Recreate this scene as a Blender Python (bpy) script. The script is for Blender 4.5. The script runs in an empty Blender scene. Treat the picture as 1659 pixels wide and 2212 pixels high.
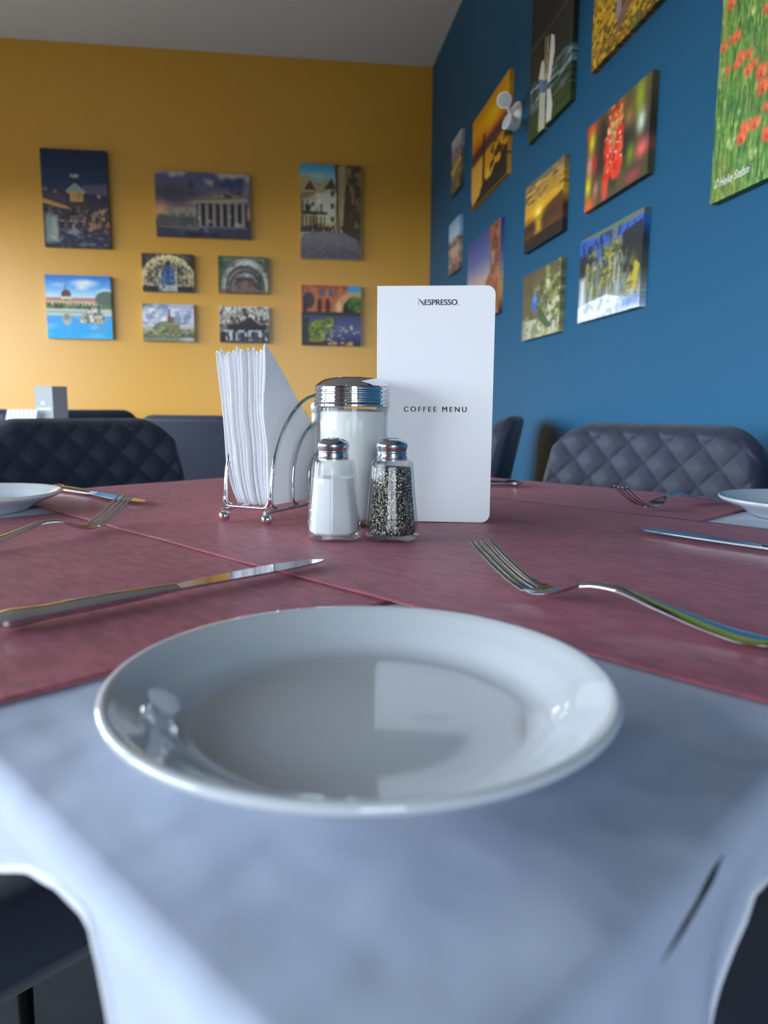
import bpy, bmesh, math, random
import numpy as np
from mathutils import Vector, Matrix, noise

scene = bpy.context.scene
COL = scene.collection
PI = math.pi

# ------------------------------------------------------------------ camera
F, CX, CY = 1590.0, 829.5, 1106.0          # focal length / centre in pixels of the 1659x2212 frame
PITCH, ROLL = math.radians(8.23), math.radians(0.40)
CAM = Vector((0, 0, 0.875))
TZ = 0.750                                  # table top height
fw = Vector((0, math.cos(PITCH), -math.sin(PITCH)))
_x = Vector((1, 0, 0)); _u = _x.cross(fw)
rt = _x * math.cos(ROLL) + _u * math.sin(ROLL)
up = -_x * math.sin(ROLL) + _u * math.cos(ROLL)
cd = bpy.data.cameras.new('camera'); cam = bpy.data.objects.new('camera', cd); COL.objects.link(cam)
cd.sensor_fit = 'HORIZONTAL'; cd.lens = 24.0; cd.sensor_width = 24.0 * 1659 / F
cd.clip_start = 0.01; cd.clip_end = 200
m = Matrix((rt, up, -fw)).transposed().to_4x4(); m.translation = CAM
cam.matrix_world = m
cd.dof.use_dof = True; cd.dof.focus_distance = 0.70; cd.dof.aperture_fstop = 7.5
scene.camera = cam

# ------------------------------------------------------------------ daylight
SKY = 18.5
w = bpy.data.worlds.new('daylight'); scene.world = w; w.use_nodes = True
nt = w.node_tree; nt.nodes.clear()
out = nt.nodes.new('ShaderNodeOutputWorld'); bg = nt.nodes.new('ShaderNodeBackground')
tc = nt.nodes.new('ShaderNodeTexCoord'); sp = nt.nodes.new('ShaderNodeSeparateXYZ'); cr = nt.nodes.new('ShaderNodeValToRGB')
mp = nt.nodes.new('ShaderNodeMapRange'); mp.inputs[1].default_value = -1; mp.inputs[2].default_value = 1
nt.links.new(tc.outputs['Generated'], sp.inputs[0]); nt.links.new(sp.outputs[2], mp.inputs[0]); nt.links.new(mp.outputs[0], cr.inputs[0])
el = cr.color_ramp.elements
el[0].position = 0.0; el[0].color = (0.045, 0.048, 0.045, 1)
el[1].position = 1.0; el[1].color = (0.15, 0.22, 0.34, 1)
for p_, c_ in ((0.485, (0.08, 0.085, 0.08, 1)), (0.50, (0.86, 0.93, 1.0, 1)), (0.60, (0.80, 0.90, 1.0, 1)), (0.68, (0.40, 0.50, 0.62, 1)), (0.78, (0.22, 0.29, 0.40, 1))):
    e = el.new(p_); e.color = c_
nt.links.new(cr.outputs[0], bg.inputs[0]); bg.inputs[1].default_value = SKY
nt.links.new(bg.outputs[0], out.inputs[0])
vs = scene.view_settings
vs.view_transform = 'Standard'; vs.look = 'None'; vs.gamma = 1.0; vs.use_curve_mapping = False
vs.exposure = 0.0
cy = scene.cycles
cy.max_bounces = 7; cy.diffuse_bounces = 3; cy.glossy_bounces = 4; cy.transmission_bounces = 6

# ------------------------------------------------------------------ pixel helpers
def ray(px, py): return fw + rt * ((px - CX) / F) - up * ((py - CY) / F)
def on_z(px, py, z=TZ):
    d = ray(px, py); return CAM + d * ((z - CAM.z) / d.z)
def on_plane(px, py, p0, n):
    d = ray(px, py); return CAM + d * ((p0 - CAM).dot(n) / d.dot(n))

# room frame: corner of the ochre and the blue wall; EW runs left along the ochre wall, EB runs towards us along the blue one
YAW = math.radians(7.65)
CEIL = CAM.z + 1.95
EW = Vector((-math.cos(YAW), -math.sin(YAW), 0)); EB = Vector((math.sin(YAW), -math.cos(YAW), 0))
CORNER = on_z(935, 145, CEIL); CORNER.z = 0
WL, BL = 3.7, 7.6 #4.15, 7.6                            # room width along the ochre wall, depth along the blue wall
def room(a, b, z=0): return CORNER + EW * a + EB * b + Vector((0, 0, z))

# ------------------------------------------------------------------ materials
def srgb(c):
    if isinstance(c, str): c = tuple(int(c[i:i + 2], 16) / 255 for i in (1, 3, 5))
    return tuple((v / 12.92 if v <= 0.04045 else ((v + 0.055) / 1.055) ** 2.4) for v in c)
def mat(name, col, rough=0.5, metal=0.0, spec=0.5, sheen=0.0, trans=0.0, ior=1.5, coat=0.0):
    m = bpy.data.materials.new(name); m.use_nodes = True
    b = m.node_tree.nodes['Principled BSDF']
    b.inputs['Base Color'].default_value = (*srgb(col), 1); b.inputs['Roughness'].default_value = rough
    b.inputs['Metallic'].default_value = metal; b.inputs['Specular IOR Level'].default_value = spec
    b.inputs['Sheen Weight'].default_value = sheen; b.inputs['Transmission Weight'].default_value = trans
    b.inputs['IOR'].default_value = ior; b.inputs['Coat Weight'].default_value = coat
    return m
def nodes(m): return m.node_tree.nodes, m.node_tree.links, m.node_tree.nodes['Principled BSDF']
def mottle(m, c2, scale, lo=0.4, hi=0.6, stretch=(1, 1, 1), detail=4, coords='Object'):
    """noise between the base colour and c2"""
    N, L, b = nodes(m)
    t = N.new('ShaderNodeTexCoord'); mp = N.new('ShaderNodeMapping'); mp.inputs['Scale'].default_value = stretch
    n = N.new('ShaderNodeTexNoise'); n.inputs['Scale'].default_value = scale; n.inputs['Detail'].default_value = detail
    r = N.new('ShaderNodeMapRange'); r.inputs[1].default_value = lo; r.inputs[2].default_value = hi
    x = N.new('ShaderNodeMix'); x.data_type = 'RGBA'
    x.inputs['A'].default_value = b.inputs['Base Color'].default_value; x.inputs['B'].default_value = (*srgb(c2), 1)
    L.new(t.outputs[coords], mp.inputs[0]); L.new(mp.outputs[0], n.inputs[0]); L.new(n.outputs[0], r.inputs[0])
    L.new(r.outputs[0], x.inputs['Factor']); L.new(x.outputs['Result'], b.inputs['Base Color'])
    return m
def bump(m, scale, dist, strength=1.0, stretch=(1, 1, 1), detail=3, kind='noise'):
    N, L, b = nodes(m)
    t = N.new('ShaderNodeTexCoord'); mp = N.new('ShaderNodeMapping'); mp.inputs['Scale'].default_value = stretch
    if kind == 'noise':
        n = N.new('ShaderNodeTexNoise'); n.inputs['Scale'].default_value = scale; n.inputs['Detail'].default_value = detail
    elif kind == 'wave':
        n = N.new('ShaderNodeTexWave'); n.inputs['Scale'].default_value = scale
    else:
        n = N.new('ShaderNodeTexVoronoi'); n.inputs['Scale'].default_value = scale
    bp = N.new('ShaderNodeBump'); bp.inputs['Distance'].default_value = dist; bp.inputs['Strength'].default_value = strength
    prev = b.inputs['Normal'].links[0].from_socket if b.inputs['Normal'].links else None
    L.new(t.outputs['Object'], mp.inputs[0]); L.new(mp.outputs[0], n.inputs[0]); L.new(n.outputs[0], bp.inputs['Height'])
    if prev: L.new(prev, bp.inputs['Normal'])
    L.new(bp.outputs[0], b.inputs['Normal'])
    return m

M = {}
M['ochre'] = bump(mat('ochre_paint', (0.885, 0.645, 0.175), 0.30, spec=0.85), 900, 0.0004, 0.5)
M['blue'] = bump(mat('petrol_blue_paint', (0.10, 0.335, 0.475), 0.5, spec=0.2), 900, 0.0004, 0.5)
M['ceiling'] = bump(mat('white_ceiling_paint', (0.93, 0.93, 0.93), 0.9), 500, 0.0004, 0.4)
M['plain_wall'] = mat('pale_wall_paint', (0.80, 0.78, 0.74), 0.8)
M['floor'] = mottle(mat('grey_floor', (0.13, 0.14, 0.17), 0.75), (0.11, 0.12, 0.15), 6, stretch=(1, 8, 1))
M['winframe'] = mat('window_frame_paint', (0.85, 0.85, 0.85), 0.4)
M['cloth'] = bump(bump(mat('white_linen', (0.725, 0.76, 0.84), 0.85, sheen=0.05), 10, 0.014, 0.8, detail=2.5), 1400, 0.0003, 0.35, stretch=(1, .25, 1))
M['maroon'] = bump(bump(mottle(mat('maroon_paper', (0.69, 0.37, 0.43), 0.5, spec=0.5, sheen=0.03), (0.61, 0.32, 0.375), 140, stretch=(1, .35, 1)), 11, 0.004, 0.5, stretch=(1.2, .45, 1), detail=3), 600, 0.0004, 0.5)
M['table_wood'] = mottle(mat('dark_red_table_edge', (0.20, 0.075, 0.09), 0.5), (0.15, .05, .06), 20)
M['iron'] = mat('black_iron', (0.05, 0.05, 0.055), 0.5, metal=0.5)
M['ceramic'] = mat('white_glazed_ceramic', (0.81, 0.83, 0.85), 0.07, spec=0.6, coat=0.3)
M['chrome'] = mat('chrome', (0.86, 0.86, 0.87), 0.06, metal=1)
M['steel'] = mat('polished_steel', (0.80, 0.80, 0.81), 0.09, metal=1)
M['cap_steel'] = bump(mat('worn_cap_steel', (0.76, 0.76, 0.78), 0.2, metal=1), 300, 0.0003, 0.3)
mg = mat('clear_glass', (1, 1, 1), 0.02); N, L, b = nodes(mg)
tr = N.new('ShaderNodeBsdfTransparent'); tr.inputs[0].default_value = (0.965, 0.978, 0.98, 1); gl = N.new('ShaderNodeBsdfGlossy'); gl.inputs['Roughness'].default_value = 0.03
lw = N.new('ShaderNodeLayerWeight'); lw.inputs['Blend'].default_value = 0.5
pw = N.new('ShaderNodeMath'); pw.operation = 'POWER'; pw.inputs[1].default_value = 3.2; ma = N.new('ShaderNodeMath'); ma.operation = 'MULTIPLY_ADD'; ma.inputs[1].default_value = 0.85; ma.inputs[2].default_value = 0.013
x1 = N.new('ShaderNodeMixShader')
L.new(lw.outputs['Facing'], pw.inputs[0]); L.new(pw.outputs[0], ma.inputs[0]); L.new(ma.outputs[0], x1.inputs[0])
L.new(tr.outputs[0], x1.inputs[1]); L.new(gl.outputs[0], x1.inputs[2]); L.new(x1.outputs[0], N['Material Output'].inputs['Surface'])
N.remove(b); M['glass'] = mg
M['sugar'] = bump(mat('white_sugar', (0.93, 0.925, 0.91), 0.9), 1800, 0.0006, 0.6)
M['salt'] = bump(mat('white_salt', (0.93, 0.93, 0.935), 0.9), 2500, 0.0005, 0.6)
M['napkin'] = bump(mat('white_tissue_paper', (0.92, 0.925, 0.945), 0.95), 700, 0.0006, 0.6, kind='voronoi')
M['card'] = mat('white_menu_card', (0.94, 0.95, 0.965), 0.55, spec=0.3)
M['ink'] = mat('dark_teal_ink', (0.04, 0.09, 0.12), 0.5)
M['grey_ink'] = mat('grey_ink', (0.45, 0.47, 0.5), 0.5)
M['white_ink'] = mat('white_ink', (0.93, 0.95, 0.9), 0.6)
M['velvet'] = bump(mat('blue_black_velvet', (0.165, 0.19, 0.255), 0.6, spec=0.35, sheen=0.12), 1500, 0.0004, 0.5)
M['chair_leg'] = mat('black_leg_metal', (0.03, 0.03, 0.035), 0.4, metal=0.3)
M['white_plastic'] = mat('white_plastic', (0.97, 0.955, 0.94), 0.4)
M['lens'] = bump(mat('lamp_lens', (0.78, 0.78, 0.79), 0.15, spec=0.8), 220, 0.001, 0.6, kind='voronoi')
M['wood'] = mat('stretcher_wood', (0.72, 0.60, 0.42), 0.7)
M['enamel'] = mat('white_enamel', (0.93, 0.94, 0.93), 0.25)
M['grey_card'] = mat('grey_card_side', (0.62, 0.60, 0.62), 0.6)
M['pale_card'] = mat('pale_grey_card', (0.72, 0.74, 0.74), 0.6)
# peppercorn grounds: fine black, grey and cream grains
mp_ = mat('ground_pepper', (0.05, 0.05, 0.055), 0.9); N, L, b = nodes(mp_)
t = N.new('ShaderNodeTexCoord'); v = N.new('ShaderNodeTexVoronoi'); v.inputs['Scale'].default_value = 1050
r = N.new('ShaderNodeValToRGB'); s_ = N.new('ShaderNodeSeparateColor'); r.color_ramp.interpolation = 'CONSTANT'
for p_, c_ in ((0.0, (0.06, 0.06, 0.07)), (0.40, (0.17, 0.16, 0.16)), (0.62, (0.38, 0.36, 0.34)), (0.80, (0.72, 0.68, 0.58)), (0.92, (0.92, 0.88, 0.78))):
    e = r.color_ramp.elements.new(p_) if p_ > 0 else r.color_ramp.elements[0]
    e.position = p_; e.color = (*srgb(c_), 1)
r.color_ramp.elements[-1].color = (*srgb((0.92, 0.88, 0.78)), 1)
L.new(t.outputs['Object'], v.inputs['Vector']); L.new(v.outputs['Color'], s_.inputs[0]); L.new(s_.outputs[0], r.inputs[0]); L.new(r.outputs[0], b.inputs['Base Color'])
M['pepper'] = bump(mp_, 1050, 0.0006, 0.6, kind='voronoi')
# canvas print: colour attribute
mp_ = mat('canvas_print', (1, 1, 1), 0.5, spec=0.4); N, L, b = nodes(mp_)
a_ = N.new('ShaderNodeVertexColor'); a_.layer_name = 'print'; L.new(a_.outputs[0], b.inputs['Base Color'])
M['print'] = bump(mp_, 900, 0.0003, 0.4)

# ------------------------------------------------------------------ object helpers
def mesh_data(name, verts, faces, smooth=True, angle=40):
    me = bpy.data.meshes.new(name); me.from_pydata([tuple(v) for v in verts], [], faces); me.update()
    bm = bmesh.new(); bm.from_mesh(me); bmesh.ops.recalc_face_normals(bm, faces=bm.faces); bm.to_mesh(me); bm.free()
    if smooth:
        me.shade_smooth(); me.set_sharp_from_angle(angle=math.radians(angle))
    return me
def obj(name, vf, material, parent=None, smooth=True, angle=40, loc=None):
    me = vf if isinstance(vf, bpy.types.Mesh) else mesh_data(name, vf[0], vf[1], smooth, angle)
    if material is not None and not me.materials: me.materials.append(material)
    o = bpy.data.objects.new(name, me); COL.objects.link(o)
    if parent: o.parent = parent
    if loc is not None: o.location = loc
    return o
def tag(o, label, cat, group=None, kind=None):
    o['label'] = label; o['category'] = cat
    if group: o['group'] = group
    if kind: o['kind'] = kind
    return o
def thing(name, label, cat, loc=(0, 0, 0), rz=0.0, group=None):
    o = bpy.data.objects.new(name, None); COL.objects.link(o); o.empty_display_size = 0.05
    o.location = loc; o.rotation_euler = (0, 0, rz)
    return tag(o, label, cat, group)
def struct(name, vf, material, **k):
    o = obj(name, vf, material, **k); o['kind'] = 'structure'; return o
def join(*parts):
    V, Fc = [], []
    for v, f in parts:
        n = len(V); V += [Vector(p) for p in v]; Fc += [tuple(i + n for i in q) for q in f]
    return V, Fc
def xf(vf, mtx): return [mtx @ Vector(v) for v in vf[0]], vf[1]
def box(x0, x1, y0, y1, z0, z1):
    v = [(x, y, z) for x in (x0, x1) for y in (y0, y1) for z in (z0, z1)]
    return v, [(0, 1, 3, 2), (4, 6, 7, 5), (0, 4, 5, 1), (2, 3, 7, 6), (0, 2, 6, 4), (1, 5, 7, 3)]
def obox(o, ex, ey, ez):
    """box from origin corner and three edge vectors"""
    v = [o + ex * a + ey * b_ + ez * c for a in (0, 1) for b_ in (0, 1) for c in (0, 1)]
    return v, [(0, 1, 3, 2), (4, 6, 7, 5), (0, 4, 5, 1), (2, 3, 7, 6), (0, 2, 6, 4), (1, 5, 7, 3)]
def lathe(prof, n=64, close=False):
    v, f = [], []
    for r_, z in prof:
        for k in range(n):
            a = 2 * PI * k / n; v.append((r_ * math.cos(a), r_ * math.sin(a), z))
    m_ = len(prof)
    for i in range(m_ if close else m_ - 1):
        j = (i + 1) % m_
        for k in range(n):
            k2 = (k + 1) % n; f.append((i * n + k, i * n + k2, j * n + k2, j * n + k))
    if not close:
        if prof[0][0] > 1e-6: f.append(tuple(range(n)))
        if prof[-1][0] > 1e-6: f.append(tuple((m_ - 1) * n + k for k in range(n)))
    return v, f
def tube(path, r_, n=10, closed=False):
    P = [Vector(p) for p in path]; m_ = len(P); v, f = [], []
    t0 = (P[1] - P[0]).normalized(); ref = Vector((0, 0, 1)) if abs(t0.z) < 0.9 else Vector((1, 0, 0))
    nrm = (ref - t0 * ref.dot(t0)).normalized()
    for i in range(m_):
        a = P[(i - 1) % m_] if closed or i > 0 else P[i]; b_ = P[(i + 1) % m_] if closed or i < m_ - 1 else P[i]
        t = (b_ - a).normalized(); nrm = (nrm - t * nrm.dot(t)).normalized(); bi = t.cross(nrm)
        rr = r_[i] if isinstance(r_, (list, tuple)) else r_
        for k in range(n):
            an = 2 * PI * k / n; v.append(P[i] + (nrm * math.cos(an) + bi * math.sin(an)) * rr)
    for i in range(m_ if closed else m_ - 1):
        j = (i + 1) % m_
        for k in range(n): f.append((i * n + k, i * n + (k + 1) % n, j * n + (k + 1) % n, j * n + k))
    if not closed: f.append(tuple(range(n))); f.append(tuple((m_ - 1) * n + k for k in range(n)))
    return v, f
def sphere(c, r_, n=20, m_=12):
    vf = lathe([(max(r_ * math.sin(PI * i / m_), 1e-5), -r_ * math.cos(PI * i / m_)) for i in range(m_ + 1)], n)
    return [Vector(c) + Vector(p) for p in vf[0]], vf[1]
def grid(nu, nv, fn):
    v = [fn(i / (nu - 1), j / (nv - 1)) for j in range(nv) for i in range(nu)]
    f = [(j * nu + i, j * nu + i + 1, (j + 1) * nu + i + 1, (j + 1) * nu + i) for j in range(nv - 1) for i in range(nu - 1)]
    return v, f
def spline(xs, ys):
    """smooth Catmull-Rom style interpolation of y(x)"""
    xs = np.array(xs, float); ys = np.array(ys, float); d = np.gradient(ys, xs)
    def fn(x):
        x = min(max(x, xs[0]), xs[-1]); i = int(min(max(np.searchsorted(xs, x) - 1, 0), len(xs) - 2))
        h = xs[i + 1] - xs[i]; t = (x - xs[i]) / h
        return float(ys[i] * (1 + 2 * t) * (1 - t) ** 2 + d[i] * h * t * (1 - t) ** 2 + ys[i + 1] * t * t * (3 - 2 * t) + d[i + 1] * h * t * t * (t - 1))
    return fn
def frame(o, ex, ey, ez):
    m_ = Matrix((ex, ey, ez)).transposed().to_4x4(); m_.translation = o; return m_
def copy_tree(o, parent=None):
    c = o.copy(); COL.objects.link(c); c.parent = parent
    for ch in list(o.children): copy_tree(ch, c)
    return c
def text_mesh(s, size, spacing=1.0, shear=0.0, align='CENTER', extrude=0.0, offset=0.0):
    cu = bpy.data.curves.new('t', 'FONT'); cu.body = s; cu.size = size; cu.space_character = spacing; cu.shear = shear
    cu.align_x = align; cu.extrude = extrude; cu.resolution_u = 4; cu.offset = offset
    o = bpy.data.objects.new('t', cu); COL.objects.link(o); bpy.context.view_layer.update()
    me = bpy.data.meshes.new_from_object(o.evaluated_get(bpy.context.evaluated_depsgraph_get()))
    bpy.data.objects.remove(o); bpy.data.curves.remove(cu)
    return me

# ------------------------------------------------------------------ room shell
Z = Vector((0, 0, 1)); TH = 0.15
def slab(a0, a1, b0, b1, z0, z1):
    return obox(room(a0, b0, z0), EW * (a1 - a0), EB * (b1 - b0), Z * (z1 - z0))
struct('floor', slab(-TH, WL + TH, -TH, BL + TH, -0.1, 0), M['floor'], smooth=False)
struct('ceiling', slab(-TH, WL + TH, -TH, BL + TH, CEIL, CEIL + 0.1), M['ceiling'], smooth=False)
struct('wall_far', slab(-TH, WL + TH, -TH, 0, 0, CEIL), M['ochre'], smooth=False)
struct('wall_right', slab(-TH, 0, 0, BL, 0, CEIL), M['blue'], smooth=False)
# left wall and back wall carry the windows that light the room
def windowed_wall(name, along, fixed, wins, length, material):
    """along 'b': wall at a=fixed; along 'a': wall at b=fixed. wins: (s0,s1,z0,z1)"""
    parts = []; s = 0
    def q(s0, s1, z0, z1):
        if along == 'b': return slab(fixed, fixed + TH, s0, s1, z0, z1)
        return slab(s0, s1, fixed, fixed + TH, z0, z1)
    for s0, s1, z0, z1 in wins:
        parts += [q(s, s0, 0, CEIL), q(s0, s1, 0, z0), q(s0, s1, z1, CEIL)]; s = s1
    parts.append(q(s, length, 0, CEIL))
    struct(name, join(*parts), material, smooth=False)
WIN_L = [(0.3, 1.75, 0.40, 2.10), (1.95, 3.35, 0.40, 2.10), (3.50, 5.45, 0.35, 2.15)]
WIN_B = [(0.2, 1.3, 0.40, 2.10)]
windowed_wall('wall_left', 'b', WL, WIN_L, BL, M['plain_wall'])
windowed_wall('wall_back', 'a', BL, WIN_B, WL, M['plain_wall'])
def window(n, along, fixed, s0, s1, z0, z1):
    fwid = 0.05
    def q(a, b_, c, d, t0=0.03, t1=0.09):
        if along == 'b': return slab(fixed + t0, fixed + t1, a, b_, c, d)
        return slab(a, b_, fixed + t0, fixed + t1, c, d)
    mid = (s0 + s1) / 2
    bars = [q(s0, s1, z0, z0 + fwid), q(s0, s1, z1 - fwid, z1), q(s0, s0 + fwid, z0, z1), q(s1 - fwid, s1, z0, z1), q(mid - .03, mid + .03, z0, z1)]
    o = struct('window_%d' % n, join(*bars), M['winframe'], smooth=False)
    sill = q(s0 - .04, s1 + .04, z0 - .03, z0, -0.12, 0.03)
    obj('window_sill', sill, M['winframe'], o, smooth=False)
    # daylight portal filling the opening
    ld = bpy.data.lights.new('window_portal', 'AREA'); ld.shape = 'RECTANGLE'; ld.size = s1 - s0; ld.size_y = z1 - z0
    lo = bpy.data.objects.new('window_portal', ld); COL.objects.link(lo); ld.cycles.is_portal = True
    c = room(fixed + 0.1, mid, (z0 + z1) / 2) if along == 'b' else room(mid, fixed + 0.1, (z0 + z1) / 2)
    inward = -EW if along == 'b' else -EB
    zz = -inward; xx = Z.cross(zz).normalized(); yy = zz.cross(xx)
    lo.matrix_world = frame(c, xx, yy, zz)
k = 1
for w4 in WIN_L: window(k, 'b', WL, *w4); k += 1
for w4 in WIN_B: window(k, 'a', BL, *w4); k += 1

# ------------------------------------------------------------------ table (a square seen corner-on)
S2 = math.sqrt(0.5)
E1 = Vector((S2, S2, 0)); E2 = Vector((-S2, S2, 0))
P0, P1, Q0, Q1 = 0.104 * S2, 1.490 * S2, 0.100 * S2, 1.520 * S2
HP, HQ = (P1 - P0) / 2, (Q1 - Q0) / 2
PC, QC = (P0 + P1) / 2, (Q0 + Q1) / 2
TC = E1 * PC + E2 * QC
CLOTH_T = 0.0010
table = thing('dining_table', 'square dining table under a white cloth and maroon paper runners, cutlery laid on it', 'table', (TC.x, TC.y, 0), PI / 4)
def rounded_rect(hx, hy, r_, n=6):
    pts = []
    for cx_, cy_, a0 in ((hx - r_, hy - r_, 0), (-hx + r_, hy - r_, 90), (-hx + r_, -hy + r_, 180), (hx - r_, -hy + r_, 270)):
        for k in range(n + 1):
            a = math.radians(a0 + 90 * k / n); pts.append((cx_ + r_ * math.cos(a), cy_ + r_ * math.sin(a)))
    return pts
def prism(pts, z0, z1):
    n = len(pts); v = [(x, y, z0) for x, y in pts] + [(x, y, z1) for x, y in pts]
    return v, [tuple(range(n))[::-1], tuple(range(n, 2 * n))] + [(k, (k + 1) % n, n + (k + 1) % n, n + k) for k in range(n)]
obj('tabletop', prism(rounded_rect(HP - .003, HQ - .003, .012), TZ - CLOTH_T - .016, TZ - CLOTH_T - .0002), M['table_wood'], table)
obj('pedestal', lathe([(.035, .02), (.035, .66), (.12, .70), (.12, TZ - CLOTH_T - .0165)], 32), M['iron'], table)
obj('base_plate', lathe([(.24, .0), (.24, .008), (.06, .03), (.035, .035)], 40), M['iron'], table)

# white tablecloth: flat top, rolled edge, short drop that hangs lower at the near corner
def drop_near_left(d): return float(np.interp(d, [0, .06, .080, .088, .0937, .0985, .1045, .110, .127, .150, .177, .25, 2], [.13, .115, .075, .050, .031, .018, .0085, .0075, .0085, .0155, .027, .035, .035]))
def drop_near_right(d): return float(np.interp(d, [0, .11, .13, .141, .149, .154, .157, .168, .181, .25, 2], [.13, .105, .080, .060, .044, .033, .0245, .0225, .0235, .030, .035]))
random.seed(3)
rc = 0.014; outl = []                         # (x, y, nx, ny, drop, fold phase)
def seg(n, f0, f1, dense=False):
    ts = [k / n for k in range(n)]
    return [f0 + (f1 - f0) * (t * t if dense else t) for t in ts]
def perimeter():
    for d in seg(240, 0, 1, True):            # near-right side: local y=-HQ, x from -HP
        outl.append((-HP + rc + d * (2 * HP - 2 * rc), -HQ, 0, -1, drop_near_right(rc + d * (2 * HP - 2 * rc)), d * 60))
    for k in range(7):
        a = math.radians(-90 + 90 * k / 7); outl.append((HP - rc + rc * math.cos(a), -HQ + rc + rc * math.sin(a), math.cos(a), math.sin(a), .04, 60 + k))
    for d in seg(60, -1, 1): outl.append((HP, d * (HQ - rc), 1, 0, .035, d * 25))
    for k in range(7):
        a = math.radians(90 * k / 7); outl.append((HP - rc + rc * math.cos(a), HQ - rc + rc * math.sin(a), math.cos(a), math.sin(a), .04, k))
    for d in seg(60, 1, -1): outl.append((d * (HP - rc), HQ, 0, 1, .035, d * 25))
    for k in range(7):
        a = math.radians(90 + 90 * k / 7); outl.append((-HP + rc + rc * math.cos(a), HQ - rc + rc * math.sin(a), math.cos(a), math.sin(a), .04, k))
    for d in seg(240, 0, 1, True)[::-1]:      # near-left side
        s = rc + d * (2 * HQ - 2 * rc); outl.append((-HP, -HQ + s, -1, 0, drop_near_left(s), d * 60))
    for k in range(9):
        a = math.radians(180 + 90 * (k + .5) / 9.5); outl.append((-HP + rc + rc * math.cos(a), -HQ + rc + rc * math.sin(a), math.cos(a), math.sin(a), .14, k * .3))
perimeter()
RR, NK, KS = 0.010, 36, 12
V, Fc = [], []; hem = []
n = len(outl)
for k in range(NK + 1):
    for i, (x, y, nx, ny, dr, ph) in enumerate(outl):
        tot = RR * math.acos(max(-1, 1 - dr / RR)) if dr < RR else RR * PI / 2 + dr - RR
        s = tot * (k / NK) ** 1.6
        if i < 240:
            d_ = x + HP; tt = min(1, max(0, (d_ - .090) / .044)); c_ = min(.0160 - .0075 * tt, tot * .45)
            h_ = .00015 + .0012 * math.sin(PI * tt) ** .8 * (1 + .25 * math.sin(tt * 9))
            s = (c_ - h_) * k / KS if k <= KS else c_ + h_ + (tot - c_ - h_) * ((k - KS - 1) / (NK - KS - 1)) ** 1.3
        if s < RR * PI / 2:
            a = s / RR; off = -RR + RR * math.sin(a) + .004; z = -RR + RR * math.cos(a)
        else:
            dn = s - RR * PI / 2; z = -RR - dn
            off = .004 + dn * (.05 * math.sin(ph * 2.1)) + .0025 * math.sin(ph * 1.3 + .6) * min(1, dn / .03)
        V.append((x + nx * off, y + ny * off, TZ + z))
        if k == NK: hem.append(V[-1])
for k in range(NK):
    for i in range(n):
        # a fold on the near-right edge gapes open and shows the dark red table edge
        if k == KS and i < 240 and .090 < outl[i][0] + HP < .134: continue
        Fc.append((k * n + i, k * n + (i + 1) % n, (k + 1) * n + (i + 1) % n, (k + 1) * n + i))
Fc.append(tuple(range(n)))
cloth = tag(obj('tablecloth', (V, Fc), M['cloth'], None, angle=60), 'white linen tablecloth hanging over the table edges with an overlocked hem', 'tablecloth')
cloth.matrix_world = Matrix.Translation((TC.x, TC.y, 0)) @ Matrix.Rotation(PI / 4, 4, 'Z')
hm = bump(mat('hem_thread', (0.90, 0.915, 0.95), 0.9), 900, 0.0008, 1.0)
obj('hem_stitching', tube(hem, .0013, 6, True), hm, cloth)

# maroon paper runners crossing in the middle
def runner(name, label, lo, hi, half, axis, lift, seed):
    """axis 0: runs along local y, spans lo..hi in local x; axis 1: runs along local x"""
    nl, nw = 170, 76; Rr = .0112; tail = .002; flat = half + .004 - .010
    tot = 2 * flat + 2 * (Rr * PI / 2 + tail)
    def pt(u, v_):
        w_ = lo + (hi - lo) * u; s = (v_ - .5) * tot; sg = 1 if s > 0 else -1; a_ = abs(s)
        if a_ < flat: l, z = a_, 0
        elif a_ < flat + Rr * PI / 2: a = (a_ - flat) / Rr; l, z = flat + Rr * math.sin(a), -Rr + Rr * math.cos(a)
        else: l, z = flat + Rr, -Rr - (a_ - flat - Rr * PI / 2)
        l *= sg; x, y = (w_, l) if axis == 0 else (l, w_)
        e_ = min(u, 1 - u) * (hi - lo)
        nz = noise.noise(Vector((x * 9 + seed, y * 22 if axis else y * 9, seed))) * .0007 + noise.noise(Vector((x * 30, y * 30, seed + 5))) * .00025
        curl = .0005 * math.exp(-e_ / .006) * (0.6 + noise.noise(Vector((l * 6, seed, 2))))
        return (x, y, TZ + lift + .0004 + max(-.0002, nz) + max(0, curl) + z)
    o = obj(name, grid(nw, nl, pt), M['maroon'], None, angle=60)
    sm = o.modifiers.new('thickness', 'SOLIDIFY'); sm.thickness = .0003; sm.offset = 1
    o.matrix_world = Matrix.Translation((TC.x, TC.y, 0)) @ Matrix.Rotation(PI / 4, 4, 'Z')
    return tag(o, label, 'table runner', 'maroon paper table runners')
runner('paper_runner', 'maroon paper runner on the bottom, passing under the other one', .4505 * S2 - QC, 1.205 * S2 - QC, HP, 1, .0003, 3.3)
runner('paper_runner', 'maroon paper runner on top, its free edge running behind the near white plate', .4570 * S2 - PC, 1.137 * S2 - PC, HQ, 0, .0016, 8.1)
RZ = TZ + .0031                                # height at which things rest on the runners
RB = TZ + .0016

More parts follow.
